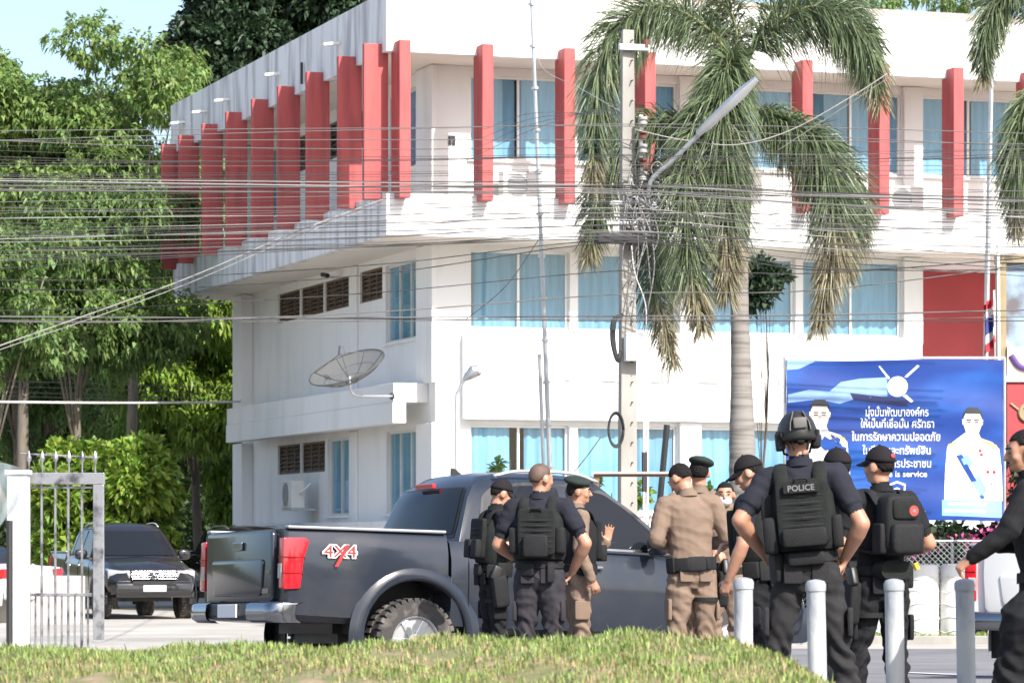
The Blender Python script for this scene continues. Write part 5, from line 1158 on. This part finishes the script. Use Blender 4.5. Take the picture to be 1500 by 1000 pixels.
class Fig:
    def __init__(s): s.mb = MB(); s.seg = []
    def chain(s, pts, rad, mi, n=12, up=None, ball=True):
        pts = [V3(p) for p in pts]; s.mb.tube(pts, rad, n, up=up)
        rr_ = [(r if not isinstance(r, tuple) else (r[0] + r[1]) / 2) for r in rad]
        for i in range(len(pts) - 1): s.seg.append((pts[i], pts[i + 1], rr_[i], rr_[i + 1], mi))
        if ball:
            for k in (0, -1): s.mb.ell(pts[k], (rr_[k],) * 3, 12, 8)
    def blob(s, c, r, mi, T=None):
        s.mb.ell(c, r, 16, 10, T); m_ = sum(r) / 3
        s.seg.append((V3(c) - V3((0, 0, .001)), V3(c) + V3((0, 0, .001)), m_, m_, mi))
def hand(f, wrist, d, palm, curl, mi=0):
    """palm: palm normal; curl 0 open .. 1 fist"""
    d = V3(d).normalized(); palm = V3(palm); palm = (palm - d * palm.dot(d)).normalized(); s_ = d.cross(palm)
    w = V3(wrist); k = w + d * 0.085
    f.chain([w - d * .02, w + d * .03, k], [(.026, .02), (.036, .018), (.040, .014)], mi, 10, up=s_, ball=False); f.mb.ell(k, (.02, .02, .02), 8, 6)
    for i, (o, L) in enumerate(((-.031, .068), (-.0105, .078), (.0105, .074), (.031, .058))):
        b = k + s_ * o - d * .006; a1 = 0.15 + curl * 1.2; a2 = a1 + curl * 1.2
        d1 = (d * math.cos(a1) + palm * math.sin(a1) + s_ * o * 5.0 * (1 - curl) ** 3).normalized(); d2 = (d * math.cos(a2) + palm * math.sin(a2) + s_ * o * 5.0 * (1 - curl) ** 3).normalized()
        f.chain([b, b + d1 * L * .5, b + d1 * L * .5 + d2 * L * .5], [.0098, .0092, .0080], mi, 8)
    b = w + d * .025 + s_ * -.028
    d1 = (d * .62 - s_ * .72 + palm * (.25 + .5 * curl)).normalized(); d2 = (d * .85 - s_ * (.35 - .5 * curl) + palm * (.2 + .6 * curl)).normalized()
    f.chain([b, b + d1 * .042, b + d1 * .042 + d2 * .034], [.0125, .0110, .0090], mi, 8)
def shell(center, r, low, T, n=28, m=9, thick=0.0, top_bulge=0.0):
    """dome over the skull: low(az) gives the elevation (radians) where it ends; az 0 = forward"""
    q = MB(); rows = []
    for i in range(m + 1):
        row = []
        for j in range(n):
            az = 2 * math.pi * j / n; lo = low(az); el = math.pi / 2 - (math.pi / 2 - lo) * i / m
            row.append(V3((r[0] * math.cos(el) * math.sin(az), r[1] * math.cos(el) * math.cos(az), r[2] * math.sin(el))) + V3(center))
        rows.append(row)
    last = rows[-1]; rows.append([V3(center) + (p - V3(center)) * 0.94 for p in last])
    q.grid(rows, True); return q.xf(T)
def person(label, px, d, top_py, rot, spec, z0=None, group=None):
    X = (px - 750) * d / FPX; zb = gz(X, d) if z0 is None else z0
    H = CAMZ + (HY - top_py) * d / FPX - zb; hat = spec.get('hat', None)
    Hb = H - {'cap': .02, 'beret': .015, 'helmet': .045, None: 0.005}[hat]
    k = Hb / 1.75
    e = empty('person', (X, d, zb), R(rot), label, 'person', group)
    f = Fig(); g_ = spec.get
    lean, twist, side = R(g_('lean', 0)), R(g_('twist', 0)), R(g_('side', 0))
    bulk = g_('bulk', 1.0)
    TL = Matrix.Translation((0, g_('hipy', 0), .95)) @ Matrix.Rotation(twist, 4, 'Z') @ Matrix.Rotation(-lean, 4, 'X') @ Matrix.Rotation(side, 4, 'Y') @ Matrix.Translation((0, 0, -.95))
    yaw, pit, tilt = R(g_('yaw', 0)), R(g_('pitch', 0)), R(g_('tilt', 0))
    TH_ = TL @ Matrix.Translation((0, -.005, 1.53)) @ Matrix.Rotation(yaw, 4, 'Z') @ Matrix.Rotation(-pit, 4, 'X') @ Matrix.Rotation(tilt, 4, 'Y') @ Matrix.Translation((0, .005, -1.53))
    t = lambda x, y, z: TL @ V3((x, y, z))
    hip_y = g_('hipy', 0); b = bulk
    # pelvis and torso
    f.chain([(0, hip_y * .5, .80), (0, hip_y, .86), (0, hip_y, .95), (0, hip_y, 1.03)], [(.10, .09), (.165 * b, .118 * b), (.168 * b, .118 * b), (.155 * b, .108 * b)], 2, 18, up=(1, 0, 0), ball=False)
    f.chain([t(0, 0, .99), t(0, 0, 1.08), t(0, 0.005, 1.2), t(0, .005, 1.32), t(0, 0, 1.40), t(0, -.005, 1.455), t(0, -.008, 1.50)],
            [(.160 * b, .112 * b), (.154 * b, .110 * b), (.168 * b, .118 * b), (.182 * b, .120 * b), (.178 * b, .106 * b), (.125, .082), (.066, .062)], 1, 18, up=TL.to_3x3() @ V3((1, 0, 0)), ball=False)
    f.chain([t(0, -.01, 1.46), TH_ @ V3((0, .0, 1.545)), TH_ @ V3((0, .005, 1.58))], [.060, .056, .056], 0, 12)
    # head
    RH = TH_.to_3x3()
    f.blob(TH_ @ V3((0, -.006, 1.655)), (.074, .094, .092), 0, RH); f.blob(TH_ @ V3((0, .028, 1.588)), (.056, .064, .068), 0, RH)
    f.blob(TH_ @ V3((0, .075, 1.562)), (.028, .022, .020), 0, RH); f.blob(TH_ @ V3((0, .060, 1.645)), (.062, .036, .05), 0, RH)
    f.chain([TH_ @ V3((0, .088, 1.652)), TH_ @ V3((0, .110, 1.612))], [.010, .016], 0, 8)
    for s_ in (-1, 1):
        f.blob(TH_ @ V3((s_ * .079, -.008, 1.625)), (.011, .026, .034), 0, RH @ Matrix.Rotation(s_ * -0.35, 3, 'Z')); f.blob(TH_ @ V3((s_ * .042, .062, 1.61)), (.022, .025, .026), 0, RH)
    # arms
    for nm, s_ in (('R', 1), ('L', -1)):
        el, wr, pn, cu = spec[nm][:4]; sh = t(s_ * .188 * (0.5 + b * .5), -.005, 1.415); el, wr = V3(el), V3(wr); lg = g_('sleeve', 'short') == 'long'
        cl = t(s_ * .11, -.005, 1.43); ar = g_('arm', 1.0)
        f.chain([cl, sh], [.070, .072 * ar], 1, 12)
        cut_ = 1.0 if lg else 0.66
        f.chain([sh, sh.lerp(el, .35), sh.lerp(el, cut_)], [.070 * ar, .068 * ar, .064 * ar], 1, 12, ball=False)
        f.chain([sh.lerp(el, .4), el], [.050 * ar, .044 * ar], 1 if lg else 0, 12)
        fd = (wr - el).normalized()
        if lg: f.chain([el, el.lerp(wr, .35), wr - fd * .01], [.056, .054, .042], 1, 12)
        f.chain([el, el.lerp(wr, .28), el.lerp(wr, .7), wr], [.045 * ar, .047 * ar, .036 * ar, .028], 0, 12)
        hd = spec[nm][4] if len(spec[nm]) > 4 else fd
        hand(f, wr, hd, pn, cu)
    # legs and boots
    for nm, s_ in (('fR', 1), ('fL', -1)):
        fx, fy, fa = spec.get(nm, (s_ * .11, 0, s_ * -12)); hp = V3((s_ * .088, hip_y, .90)); an = V3((fx, fy, .10)); kn = hp.lerp(an, .5) + V3((0, g_('knee', .02), 0)); kn = V3(spec.get('k' + nm[1], kn)); bg_ = g_('baggy', 1.0)
        f.chain([hp, hp.lerp(kn, .35), hp.lerp(kn, .75), kn, kn.lerp(an, .3), kn.lerp(an, .7), an + V3((0, 0, .02))], [.098 * b, .094 * b * bg_, .078 * bg_, .070 * bg_, .071 * bg_, .066 * bg_, .060 * bg_], 2, 14)
        a = R(fa); dr = V3((-math.sin(a), math.cos(a), 0))
        f.chain([an + V3((0, 0, .03)), an - V3((0, 0, .03))], [.050, .052], 3, 10)
        f.chain([an + dr * -.06 + V3((0, 0, -.055)), an + V3((0, 0, -.05)), an + dr * .10 + V3((0, 0, -.06)), an + dr * .185 + V3((0, 0, -.07))], [(.038, .045), (.044, .05), (.048, .04), (.036, .028)], 3, 12, up=(-dr.y, dr.x, 0))
    me = bpy.data.meshes.new('body'); me.from_pydata([tuple(p) for p in f.mb.v], [], f.mb.f)
    bm = bmesh.new(); bm.from_mesh(me); bmesh.ops.recalc_face_normals(bm, faces=bm.faces); bm.to_mesh(me); bm.free()
    o = bpy.data.objects.new('body', me); COL.objects.link(o)
    md = o.modifiers.new('r', 'REMESH'); md.mode = 'VOXEL'; md.voxel_size = 0.0085
    md = o.modifiers.new('s', 'SMOOTH'); md.factor = 0.5; md.iterations = 6
    dg = bpy.context.evaluated_depsgraph_get(); nm_ = bpy.data.meshes.new_from_object(o.evaluated_get(dg)); o.data = nm_; o.modifiers.clear(); bpy.data.meshes.remove(me); me = nm_; me.name = 'body'
    nv = len(me.vertices); co = np.empty(nv * 3, np.float32); me.vertices.foreach_get('co', co); co = co.reshape(-1, 3).astype(float)
    no = np.empty(nv * 3, np.float32); me.vertices.foreach_get('normal', no); no = no.reshape(-1, 3)
    def classify(Pn):
        best = np.full(len(Pn), 1e9); idx = np.zeros(len(Pn), int)
        for a, b_, ra, rb, mi in f.seg:
            a, b_ = np.array(a), np.array(b_); ab = b_ - a; L2 = max(ab @ ab, 1e-12); tt = np.clip((Pn - a) @ ab / L2, 0, 1)
            dd = np.linalg.norm(Pn - (a + tt[:, None] * ab), axis=1) - (ra + (rb - ra) * tt)
            k_ = dd < best; best[k_] = dd[k_]; idx[k_] = mi
        return idx
    ci = classify(co)
    # torso/trouser border sits at the belt; head and neck are always skin
    TLi = np.array(TL.inverted()); loc_ = co @ TLi[:3, :3].T + TLi[:3, 3]
    core = (np.abs(loc_[:, 0]) < .2) & (np.abs(loc_[:, 1]) < .17)
    ci[core & (loc_[:, 2] < 1.005) & (ci == 1)] = 2; ci[core & (loc_[:, 2] > 1.005) & (loc_[:, 2] < 1.2) & (ci == 2)] = 1
    amp = np.where(ci == 2, .019, np.where(ci == 1, .011, 0.0)) * g_('fold', 1.0)
    sd_ = random.random() * 40
    wr_ = np.array([(1 - abs(mnoise.noise((p[0] * 6 + sd_ + p[2] * 3, p[1] * 6, p[2] * 11 + p[0] * 4)))) * 1.0 + 0.45 * mnoise.noise((p[0] * 14 + p[2] * 8, p[1] * 14 + sd_, p[2] * 20)) - 0.8 if a_ > 0 else 0.0 for p, a_ in zip(co, amp)])
    leg = (ci == 2) & (co[:, 2] < 0.75)
    ring = np.sin(co[:, 2] * 62 + 4 * np.sin(co[:, 0] * 22 + sd_) + 3 * np.sin(co[:, 1] * 19)) * np.exp(-((co[:, 2] - .46) / .14) ** 2) + 0.9 * np.sin(co[:, 2] * 75 + 3 * np.sin(co[:, 0] * 25)) * np.exp(-((co[:, 2] - .2) / .12) ** 2)
    wr_ = wr_ * amp + np.where(leg, ring * .010, 0)
    co = co + no * wr_[:, None]
    me.vertices.foreach_set('co', (co * k).astype(np.float32).ravel())
    nf = len(me.polygons); fc = np.empty(nf * 3, np.float32); me.polygons.foreach_get('center', fc); fc = fc.reshape(-1, 3) / k if False else None
    lv = np.empty(len(me.loops), np.int32); me.loops.foreach_get('vertex_index', lv); ls = np.empty(nf, np.int32); me.polygons.foreach_get('loop_start', ls)
    me.materials.clear()
    for mm in (m_skin, spec['shirt'], spec['trousers'], spec.get('boots', m_boot)): me.materials.append(mm)
    me.polygons.foreach_set('material_index', ci[lv[ls]].astype(np.int32)); me.polygons.foreach_set('use_smooth', [True] * nf); me.update()
    o.parent = e
    # ---- accessories in torso (TL) or head (TH_) space
    K = Matrix.Scale(k, 4)
    def put(mb, name, mat, T, par=e, **kw): return mb.xf(K @ T).build(name, mat, par, **kw)
    # hair
    if g_('hair', True):
        def low(az): c = math.cos(az); return R(28) if c > .55 else (R(8) if c > .1 else (R(-18) if c > -.5 else R(-36)))
        hl = {'short': (.0770, .0970, .0965), 'shaved': (.0765, .0965, .0945)}[g_('hairlen', 'short')]
        shell((0, -.006, 1.655), hl, low, K @ TH_).build('hair', m_hair if g_('hairlen', 'short') == 'short' else M('shaved_hair', (0.10, 0.06, 0.045), 0.7, var=0.2, vs=30), e, smooth='all')
    fc_ = MB()
    for s_ in (-1, 1): put(MB().ell((s_ * .031, .0885, 1.640), (.013, .007, .0065), 10, 6), 'eye', m_eye, TH_, smooth='all'); put(MB().tube([(s_ * .014, .097, 1.661), (s_ * .032, .096, 1.666), (s_ * .05, .082, 1.660)], .0042, 6), 'eyebrow', m_hair, TH_)
    put(MB().tube([(-.024, .086, 1.580), (0, .094, 1.578), (.024, .086, 1.580)], [(.004, .006), (.005, .008), (.004, .006)], 6, up=(0, 0, 1)), 'mouth', m_lip, TH_)
    if g_('mask'): put(MB().ell((0, .058, 1.585), (.062, .052, .048), 16, 10), 'face_mask', m_mask, TH_, smooth='all')
    if g_('glasses'):
        put(MB().tube([(-.072, .05, 1.645), (-.062, .092, 1.643), (0, .108, 1.643), (.062, .092, 1.643), (.072, .05, 1.645)], [(.005, .006), (.005, .017), (.005, .012), (.005, .017), (.005, .006)], 8, up=(0, 1, 0)), 'sunglasses', m_eye, TH_, smooth=True)
    if hat == 'cap':
        def low(az): return R(14 - 14 * (1 - math.cos(az)) / 2)
        c_ = shell((0, -.006, 1.655), (.084, .104, .112), low, K @ TH_).build('cap', m_capk, e, smooth='all')
        rows = []
        for r_ in np.linspace(0, 1, 5): rows.append([V3(((.080 - .012 * r_) * math.sin(a), .094 * math.cos(a) + r_ * .085 * math.cos(a) ** .5 - .006, 1.683 - .022 * r_ - .018 * math.sin(a) ** 2)) for a in np.linspace(R(-78), R(78), 15)])
        rows += [[p - V3((0, 0, .006)) for p in rw_] for rw_ in reversed(rows)]
        put(MB().grid(rows), 'brim', m_capk, TH_, par=c_, smooth='all'); put(MB().ell((0, -.006, 1.768), (.009, .009, .006), 8, 6), 'button', m_capk, TH_, par=c_)
        if g_('cap_patch'): put(MB().ell((.0, -.108, 1.695), (.022, .006, .016), 10, 6), 'cap_patch', m_patchr, TH_, par=c_)
    elif hat == 'beret':
        def low(az): return R(16)
        c_ = shell((0, -.004, 1.655), (.080, .100, .080), low, K @ TH_).build('beret', m_beret, e, smooth='all')
        put(MB().ell((.018, -.012, 1.722), (.102, .118, .042), 22, 10, Matrix.Rotation(R(12), 3, 'Y') @ Matrix.Rotation(R(-6), 3, 'X')), 'beret_crown', m_beret, TH_, par=c_, smooth='all')
    elif hat == 'helmet':
        def low(az): c = math.cos(az); return R(16) if c > .6 else (R(2) if c > -.2 else R(-22))
        c_ = shell((0, -.008, 1.655), (.106, .128, .128), low, K @ TH_, 32, 10).build('helmet', m_helm, e, smooth='all')
        for s_ in (-1, 1):
            put(MB().tube([(s_ * .098, .07, 1.672), (s_ * .107, .0, 1.662), (s_ * .096, -.08, 1.65)], [(.006, .016)] * 3, 6, up=(1, 0, 0)), 'side_rail', m_pouch, TH_, par=c_)
            put(MB().rbox((s_ * .096, -.01, 1.62), (.045, .085, .10)), 'ear_cup', m_pouch, TH_, par=c_, smooth='all')
            put(MB().tube([(s_ * .085, .02, 1.62), (s_ * .07, .055, 1.56), (0, .08, 1.535)], .007, 6), 'chin_strap', m_pouch, TH_, par=c_)
            put(MB().tube([(s_ * .05, -.105, 1.63), (s_ * .035, -.09, 1.56)], .007, 6), 'neck_strap', m_pouch, TH_, par=c_)
            put(MB().tube([(s_ * .025, -.09, 1.765), (s_ * .05, -.125, 1.70), (s_ * .055, -.132, 1.66)], [(.004, .012)] * 3, 6, up=(1, 0, 0)), 'shell_strip', M('helmet_strip', (0.09, 0.085, 0.08), 0.6), TH_, par=c_)
        put(MB().rbox((0, -.132, 1.70), (.075, .035, .06)), 'battery_pouch', M('helmet_strip', (0.09, 0.085, 0.08), 0.6), TH_, par=c_, smooth='all')
        put(MB().rbox((0, .125, 1.70), (.05, .03, .05)), 'front_mount', m_pouch, TH_, par=c_, smooth='all')
        put(MB().tube([(0, -.118, 1.615), (0, -.100, 1.60)], .022, 10), 'adjuster', m_pouch, TH_, par=c_)
    if g_('collar', True): put(MB().tube([(0, -.012, 1.475), (0, -.008, 1.515)], [(.076, .074), (.070, .068)], 18, up=(1, 0, 0), cap=False), 'collar', spec['shirt'], TL, smooth=True)
    for s_ in (-1, 1):
        put(MB().rbox((s_ * .075, hip_y - .118 * b, .905), (.10, .018, .11), None, .1), 'back_pocket', spec['trousers'], Matrix(), smooth='all')
        hp_ = V3((s_ * .088, hip_y, .90)); an_ = V3((spec.get('fR' if s_ > 0 else 'fL', (s_ * .11, 0, 0))[0], spec.get('fR' if s_ > 0 else 'fL', (0, 0, 0))[1], .1)); cp = hp_.lerp(an_, .32)
        put(MB().rbox((cp.x + s_ * .082, cp.y, cp.z), (.03, .13, .16), None, .12), 'cargo_pocket', spec['trousers'], Matrix(), smooth='all')
    # belt
    if g_('belt', True):
        bt = put(MB().tube([(0, 0, .965), (0, 0, 1.02)], [(.176 * b, .128 * b), (.170 * b, .122 * b)], 28, up=(1, 0, 0)), 'belt', m_pouch, TL, smooth=True)
        for (a, w_, h_, dz) in g_('belt_pouches', []):
            a = R(a); c = V3((.182 * b * math.sin(a), .135 * b * math.cos(a), .985 + dz)); put(MB().rbox(c, (w_, .05, h_), Matrix.Rotation(-a, 3, 'Z')), 'belt_pouch', m_pouch, TL, par=bt, smooth='all')
    if g_('holster'):
        s_ = g_('holster'); ho = put(MB().rbox((s_ * .222, -.02, .80), (.075, .13, .27), Matrix.Rotation(R(8), 3, 'X')), 'holster', m_pouch, Matrix(), smooth='all')
        put(MB().rbox((s_ * .235, -.06, .955), (.045, .08, .12), Matrix.Rotation(R(-20), 3, 'X')), 'pistol_grip', m_boot, Matrix(), par=ho, smooth='all')
        put(MB().box(s_ * .205 - .012, s_ * .205 + .012, -.03, .03, .86, .99), 'drop_strap', m_pouch, Matrix(), par=ho)
        hp = V3((s_ * .088, hip_y, .90)); kn = hp.lerp(V3((spec.get('fR' if s_ > 0 else 'fL', (s_ * .11, 0, 0))[0], 0, .1)), .5); c = hp.lerp(kn, .45)
        put(MB().tube([c - V3((0, 0, .015)), c + V3((0, 0, .015))], .102 * b, 20), 'leg_strap', m_pouch, Matrix(), par=ho, smooth=True)
    vs = g_('vest')
    if vs:
        vm = g_('vest_mat', m_vest)
        ve = put(MB().tube([(0, 0, 1.025), (0, 0.002, 1.06), (0, .004, 1.2), (0, .004, 1.32), (0, .002, 1.385), (0, 0, 1.41)], [(.176 * b, .135 * b), (.188 * b, .150 * b), (.192 * b, .160 * b), (.185 * b, .160 * b), (.150 * b, .140 * b), (.125, .11)], 32, up=(1, 0, 0), sq=.72), 'vest', vm, TL, smooth=True)
        for s_ in (-1, 1): put(MB().tube(crom([V3((s_ * .10, -.125, 1.36)), V3((s_ * .105, -.085, 1.455)), V3((s_ * .105, .0, 1.49)), V3((s_ * .105, .085, 1.455)), V3((s_ * .10, .125, 1.36))], 14), [(.038, .014)] * 15, 8, up=(1, 0, 0)), 'shoulder_strap', vm, TL, par=ve, smooth=True)
        put(MB().rbox((0, -.155 * b, 1.235), (.285, .05, .35), None, .08), 'back_plate', vm, TL, par=ve, smooth='all')
        put(MB().rbox((0, .155 * b, 1.225), (.27, .05, .33), None, .08), 'front_plate', vm, TL, par=ve, smooth='all')
        for i, z in enumerate((1.12, 1.16, 1.20, 1.24, 1.28, 1.32)):
            put(MB().tube([(-.125, -.176 * b, z), (0, -.185 * b, z), (.125, -.176 * b, z)], [(.004, .010)] * 3, 6, up=(0, 1, 0)), 'webbing', m_pouch, TL, par=ve)
        for (x, y, z, sx, sy, sz) in g_('vest_pouches', []): put(MB().rbox((x, y, z), (sx, sy, sz)), 'pouch', m_pouch, TL, par=ve, smooth='all')
        if g_('drag'): put(MB().tube([(-.04, -.19, 1.385), (-.03, -.205, 1.41), (.03, -.205, 1.41), (.04, -.19, 1.385)], .008, 6), 'drag_handle', m_pouch, TL, par=ve)
        if g_('police'):
            pt_ = put(MB().box(-.095, .095, -.200, -.186, 1.335, 1.385), 'name_patch', m_pouch, TL, par=ve, bevel=.003)
            text_mesh('patch_lettering', 'POLICE', .044 * k, m_patchw, pt_, K @ TL @ Matrix.Translation((0, -.204, 1.360)) @ Matrix.Rotation(R(90), 4, 'X') if False else Matrix.Translation((K @ TL @ V3((0, -.203, 1.360)))) @ TL.to_3x3().to_4x4() @ Matrix.Rotation(R(90), 4, 'X'), .001, bold=.001)
    if g_('backpack'):
        bk = put(MB().rbox((0, -.215, 1.275), (.255, .17, .38), None, .3), 'backpack', m_pouch, TL, smooth='all')
        put(MB().rbox((0, -.295, 1.19), (.21, .09, .19), None, .25), 'front_pocket', m_pouch, TL, par=bk, smooth='all'); put(MB().rbox((0, -.285, 1.37), (.18, .06, .13), None, .25), 'top_pocket', m_vest, TL, par=bk, smooth='all')
        put(MB().tube([(.05, -.300, 1.36), (.05, -.318, 1.36)], .033, 16), 'round_patch', m_patchr, TL, par=bk); put(MB().tube([(.05, -.318, 1.36), (.05, -.320, 1.36)], .012, 12), 'patch_centre', m_patchw, TL, par=bk)
        for s_ in (-1, 1):
            put(MB().tube(crom([V3((s_ * .10, -.16, 1.40)), V3((s_ * .115, -.07, 1.48)), V3((s_ * .12, .06, 1.46)), V3((s_ * .125, .13, 1.32)), V3((s_ * .15, .06, 1.14)), V3((s_ * .13, -.15, 1.10))], 20), [(.030, .010)] * 21, 8, up=(1, 0, 0)), 'strap', m_pouch, TL, par=bk, smooth=True)
            put(MB().rbox((s_ * .130, -.21, 1.19), (.05, .11, .19)), 'side_pocket', m_pouch, TL, par=bk, smooth='all')
        put(MB().tube([(0, -.12, 1.0), (0, -.2, 1.0)], [(.13, .06), (.11, .06)], 16, up=(1, 0, 0), sq=.7), 'hip_bag', m_vest, TL, par=bk, smooth=True)
        put(MB().tube([(.13, -.19, 1.04), (.145, -.2, 1.0)], .018, 8), 'yellow_tag', M('yellow_plastic', (0.6, 0.42, 0.03), 0.5), TL, par=bk)
    if g_('watch'):
        s_ = g_('watch'); el, wr = V3(spec[s_][0]), V3(spec[s_][1]); dv = (wr - el).normalized(); put(MB().tube([wr - dv * .035, wr - dv * .010], .034, 14), 'wristwatch', m_pouch, Matrix(), smooth=True)
    return e
HIPR = ((.40, -.13, 1.19), (.205, .0, 1.03), (-1, 0, 0), .45, (-.35, .55, -.5)); HIPL = ((-.40, -.13, 1.19), (-.205, .0, 1.03), (1, 0, 0), .45, (.35, .55, -.5))
FWDR = ((.27, .02, 1.16), (.08, .25, 1.14), (-.3, .2, -1), .5); FWDL = ((-.27, .02, 1.16), (-.08, .25, 1.14), (.3, .2, -1), .5)
HANGR = ((.255, -.04, 1.14), (.27, .06, .90), (-1, 0, 0), .35); HANGL = ((-.255, -.04, 1.14), (-.27, .06, .90), (1, 0, 0), .35)
GP = 'officers standing by the pickup'
person('person in black cap, sunglasses and black vest leaning by the pickup bed', 722, 27.3, 698, -68, dict(hat='cap', glasses=True, shirt=m_shirtB, trousers=m_shirtB, R=FWDR, L=FWDL, vest=True, vest_pouches=[(-.08, -.20, 1.15, .12, .06, .16), (.08, -.20, 1.15, .12, .06, .16), (.1, .2, 1.12, .1, .06, .14)], belt_pouches=[(180, .12, .10, -.01), (120, .1, .12, -.02), (90, .08, .12, 0), (60, .1, .12, 0)], holster=1, pitch=16, lean=4), group=GP)
person('bareheaded person in dark tactical vest with hand on hip, back to the camera', 790, 25.0, 677, -8, dict(hat=None, hairlen='shaved', yaw=-42, pitch=4, shirt=m_shirtN, trousers=m_trouC, arm=1.08, bulk=1.06, R=((.36, -.08, 1.15), (.24, .05, .93), (-1, 0, 0), .35, (-.45, .55, -.4)), L=((-.31, -.02, 1.14), (-.20, .19, 1.03), (1, 0, 0), .5), watch='L', vest=True, drag=True, vest_pouches=[(0, -.215, 1.13, .19, .07, .17), (-.175, -.1, 1.17, .07, .12, .2), (.175, -.1, 1.17, .07, .12, .2)], belt_pouches=[(200, .1, .1, -.03), (150, .06, .14, -.06)], baggy=1.08, fR=(.12, 0, -10), fL=(-.12, .02, 10)), group=GP)
person('person in black beret and vest with tan trousers raising an open hand', 846, 27.0, 697, -78, dict(hat='beret', yaw=-8, pitch=3, shirt=m_tan, trousers=m_tan, boots=m_bootT, sleeve='long', R=HANGR, L=((-.25, .14, 1.06), (-.17, .30, 1.21), (1, .1, 0), .06, (.05, .10, 1)), vest=True, vest_mat=m_shirtB, vest_pouches=[(.07, .20, 1.12, .11, .06, .14), (-.07, .20, 1.12, .11, .06, .14)], belt_pouches=[(90, .1, .1, 0), (40, .1, .1, 0)]), group=GP)
person('person in tan uniform with head bowed and black duty belt, seen from behind', 1014, 25.0, 672, 12, dict(hat=None, yaw=34, pitch=30, lean=3, side=-3, shirt=m_tan, trousers=m_tan, boots=m_bootT, sleeve='long', bulk=1.02, R=((.28, -.02, 1.15), (.13, .24, 1.12), (-.3, .2, -1), .5), L=((-.28, -.02, 1.15), (-.13, .24, 1.12), (.3, .2, -1), .5), belt_pouches=[(180, .14, .11, -.01), (215, .13, .10, -.01), (145, .11, .10, -.01), (245, .09, .12, -.01)], holster=1, baggy=1.1, fR=(.13, 0, -8), fL=(-.13, 0, 8)), group=GP)
person('person in dark green beret standing hidden behind the bowed tan officer', 1024, 27.6, 668, -10, dict(hat='beret', yaw=10, shirt=m_tan, trousers=m_tan, sleeve='long', R=FWDR, L=FWDL), group=GP)
person('person in tan uniform and pale face mask looking out behind the bowed officer', 1062, 27.0, 704, 175, dict(hat=None, mask=True, shirt=m_tan, trousers=m_tan, sleeve='long', R=FWDR, L=HANGL, belt_pouches=[(0, .1, .1, 0)]), group=GP)
person('person in black cap facing left with bare forearm hanging above the leftmost bollard', 1117, 22.6, 661, 62, dict(hat='cap', yaw=12, pitch=20, lean=5, shirt=m_shirtN, trousers=m_shirtB, arm=1.05, R=FWDR, L=((-.26, .03, 1.14), (-.25, .14, .90), (1, 0, 0), .5), belt_pouches=[(-90, .12, .12, -.02), (180, .12, .12, 0), (-130, .1, .14, -.03)], vest=True, vest_pouches=[(0, -.21, 1.2, .2, .07, .2)]), group=GP)
person('helmeted person in POLICE vest standing astride behind the bollards, back to the camera', 1183, 19.2, 597, -6, dict(hat='helmet', yaw=10, pitch=4, side=-4.5, shirt=m_shirtN, trousers=m_trouF, arm=1.03, bulk=.97, vest=True, police=True, drag=True, R=((.29, -.12, 1.17), (.20, .0, .985), (-1, 0, 0), .45, (-.2, .5, -.7)), L=((-.36, -.09, 1.19), (-.25, .10, 1.02), (1, 0, 0), .5), vest_pouches=[(-.18, -.08, 1.12, .08, .15, .20), (-.19, -.05, 1.27, .07, .1, .14), (.175, -.06, 1.12, .06, .12, .18), (0, -.190, 1.10, .24, .05, .10)], belt_pouches=[(-110, .12, .16, -.04), (180, .2, .07, .0)], fR=(.27, 0, -20), fL=(-.24, .02, 22), kR=(.17, .03, .50), kL=(-.17, .03, .50), baggy=.97), group=GP)
person('person in black cap and headset standing between the helmeted one and the backpack wearer', 1228, 21.5, 654, 40, dict(hat='cap', yaw=0, pitch=6, shirt=m_shirtB, trousers=m_shirtB, R=HIPR, L=FWDL, vest=True, vest_pouches=[(0, -.21, 1.2, .2, .07, .2)], belt_pouches=[(180, .12, .12, 0), (120, .12, .12, -.03)], holster=1), group=GP)
person('person in black cap with a black backpack bearing a round red patch', 1290, 20.3, 651, 24, dict(hat='cap', cap_patch=True, yaw=22, pitch=3, shirt=m_shirtB, trousers=m_shirtB, arm=1.05, R=((.31, -.06, 1.16), (.15, .20, 1.08), (-.4, .2, -1), .5), L=((-.29, -.02, 1.15), (-.19, .17, 1.02), (.4, .2, -1), .5), backpack=True, belt_pouches=[(160, .1, .12, -.04), (110, .1, .14, -.03)], holster=-1, fR=(.12, -.05, -10), fL=(-.14, .12, 10), baggy=1.05), group=GP)
person('person in long black clothes at the right edge reaching out with one arm', 1530, 17.0, 625, 75, dict(hat=None, yaw=15, lean=8, shirt=m_shirtB, trousers=m_shirtB, sleeve='long', bulk=1.1, L=((-.27, .15, 1.22), (-.26, .34, 1.08), (.5, 0, -.8), .6), R=FWDR, baggy=1.75, fR=(.12, -.12, -8), fL=(-.12, .2, 8)), group=GP)
# carrier bag on the ground behind the leftmost bollard
bgp = at(1096, 0, 20.6); bgp.z = gz(0, 20.6)
bag = empty('duffel_bag', bgp, R(15), 'navy blue bag with white strap standing behind the leftmost bollard', 'bag')
MB().rbox((0, 0, 0.19), (.34, .2, .38), None, .1).build('bag_body', M('navy_canvas', (0.03, 0.05, 0.13), 0.8, var=0.2, vs=8), bag, smooth='all')
MB().tube(crom([V3((-.05, -.11, .1)), V3((.06, -.12, .2)), V3((.1, -.11, .33)), V3((.12, 0, .42)), V3((.02, .05, .44))], 12), [(.02, .006)] * 13, 6, up=(1, 0, 0)).build('strap', m_patchw, bag)
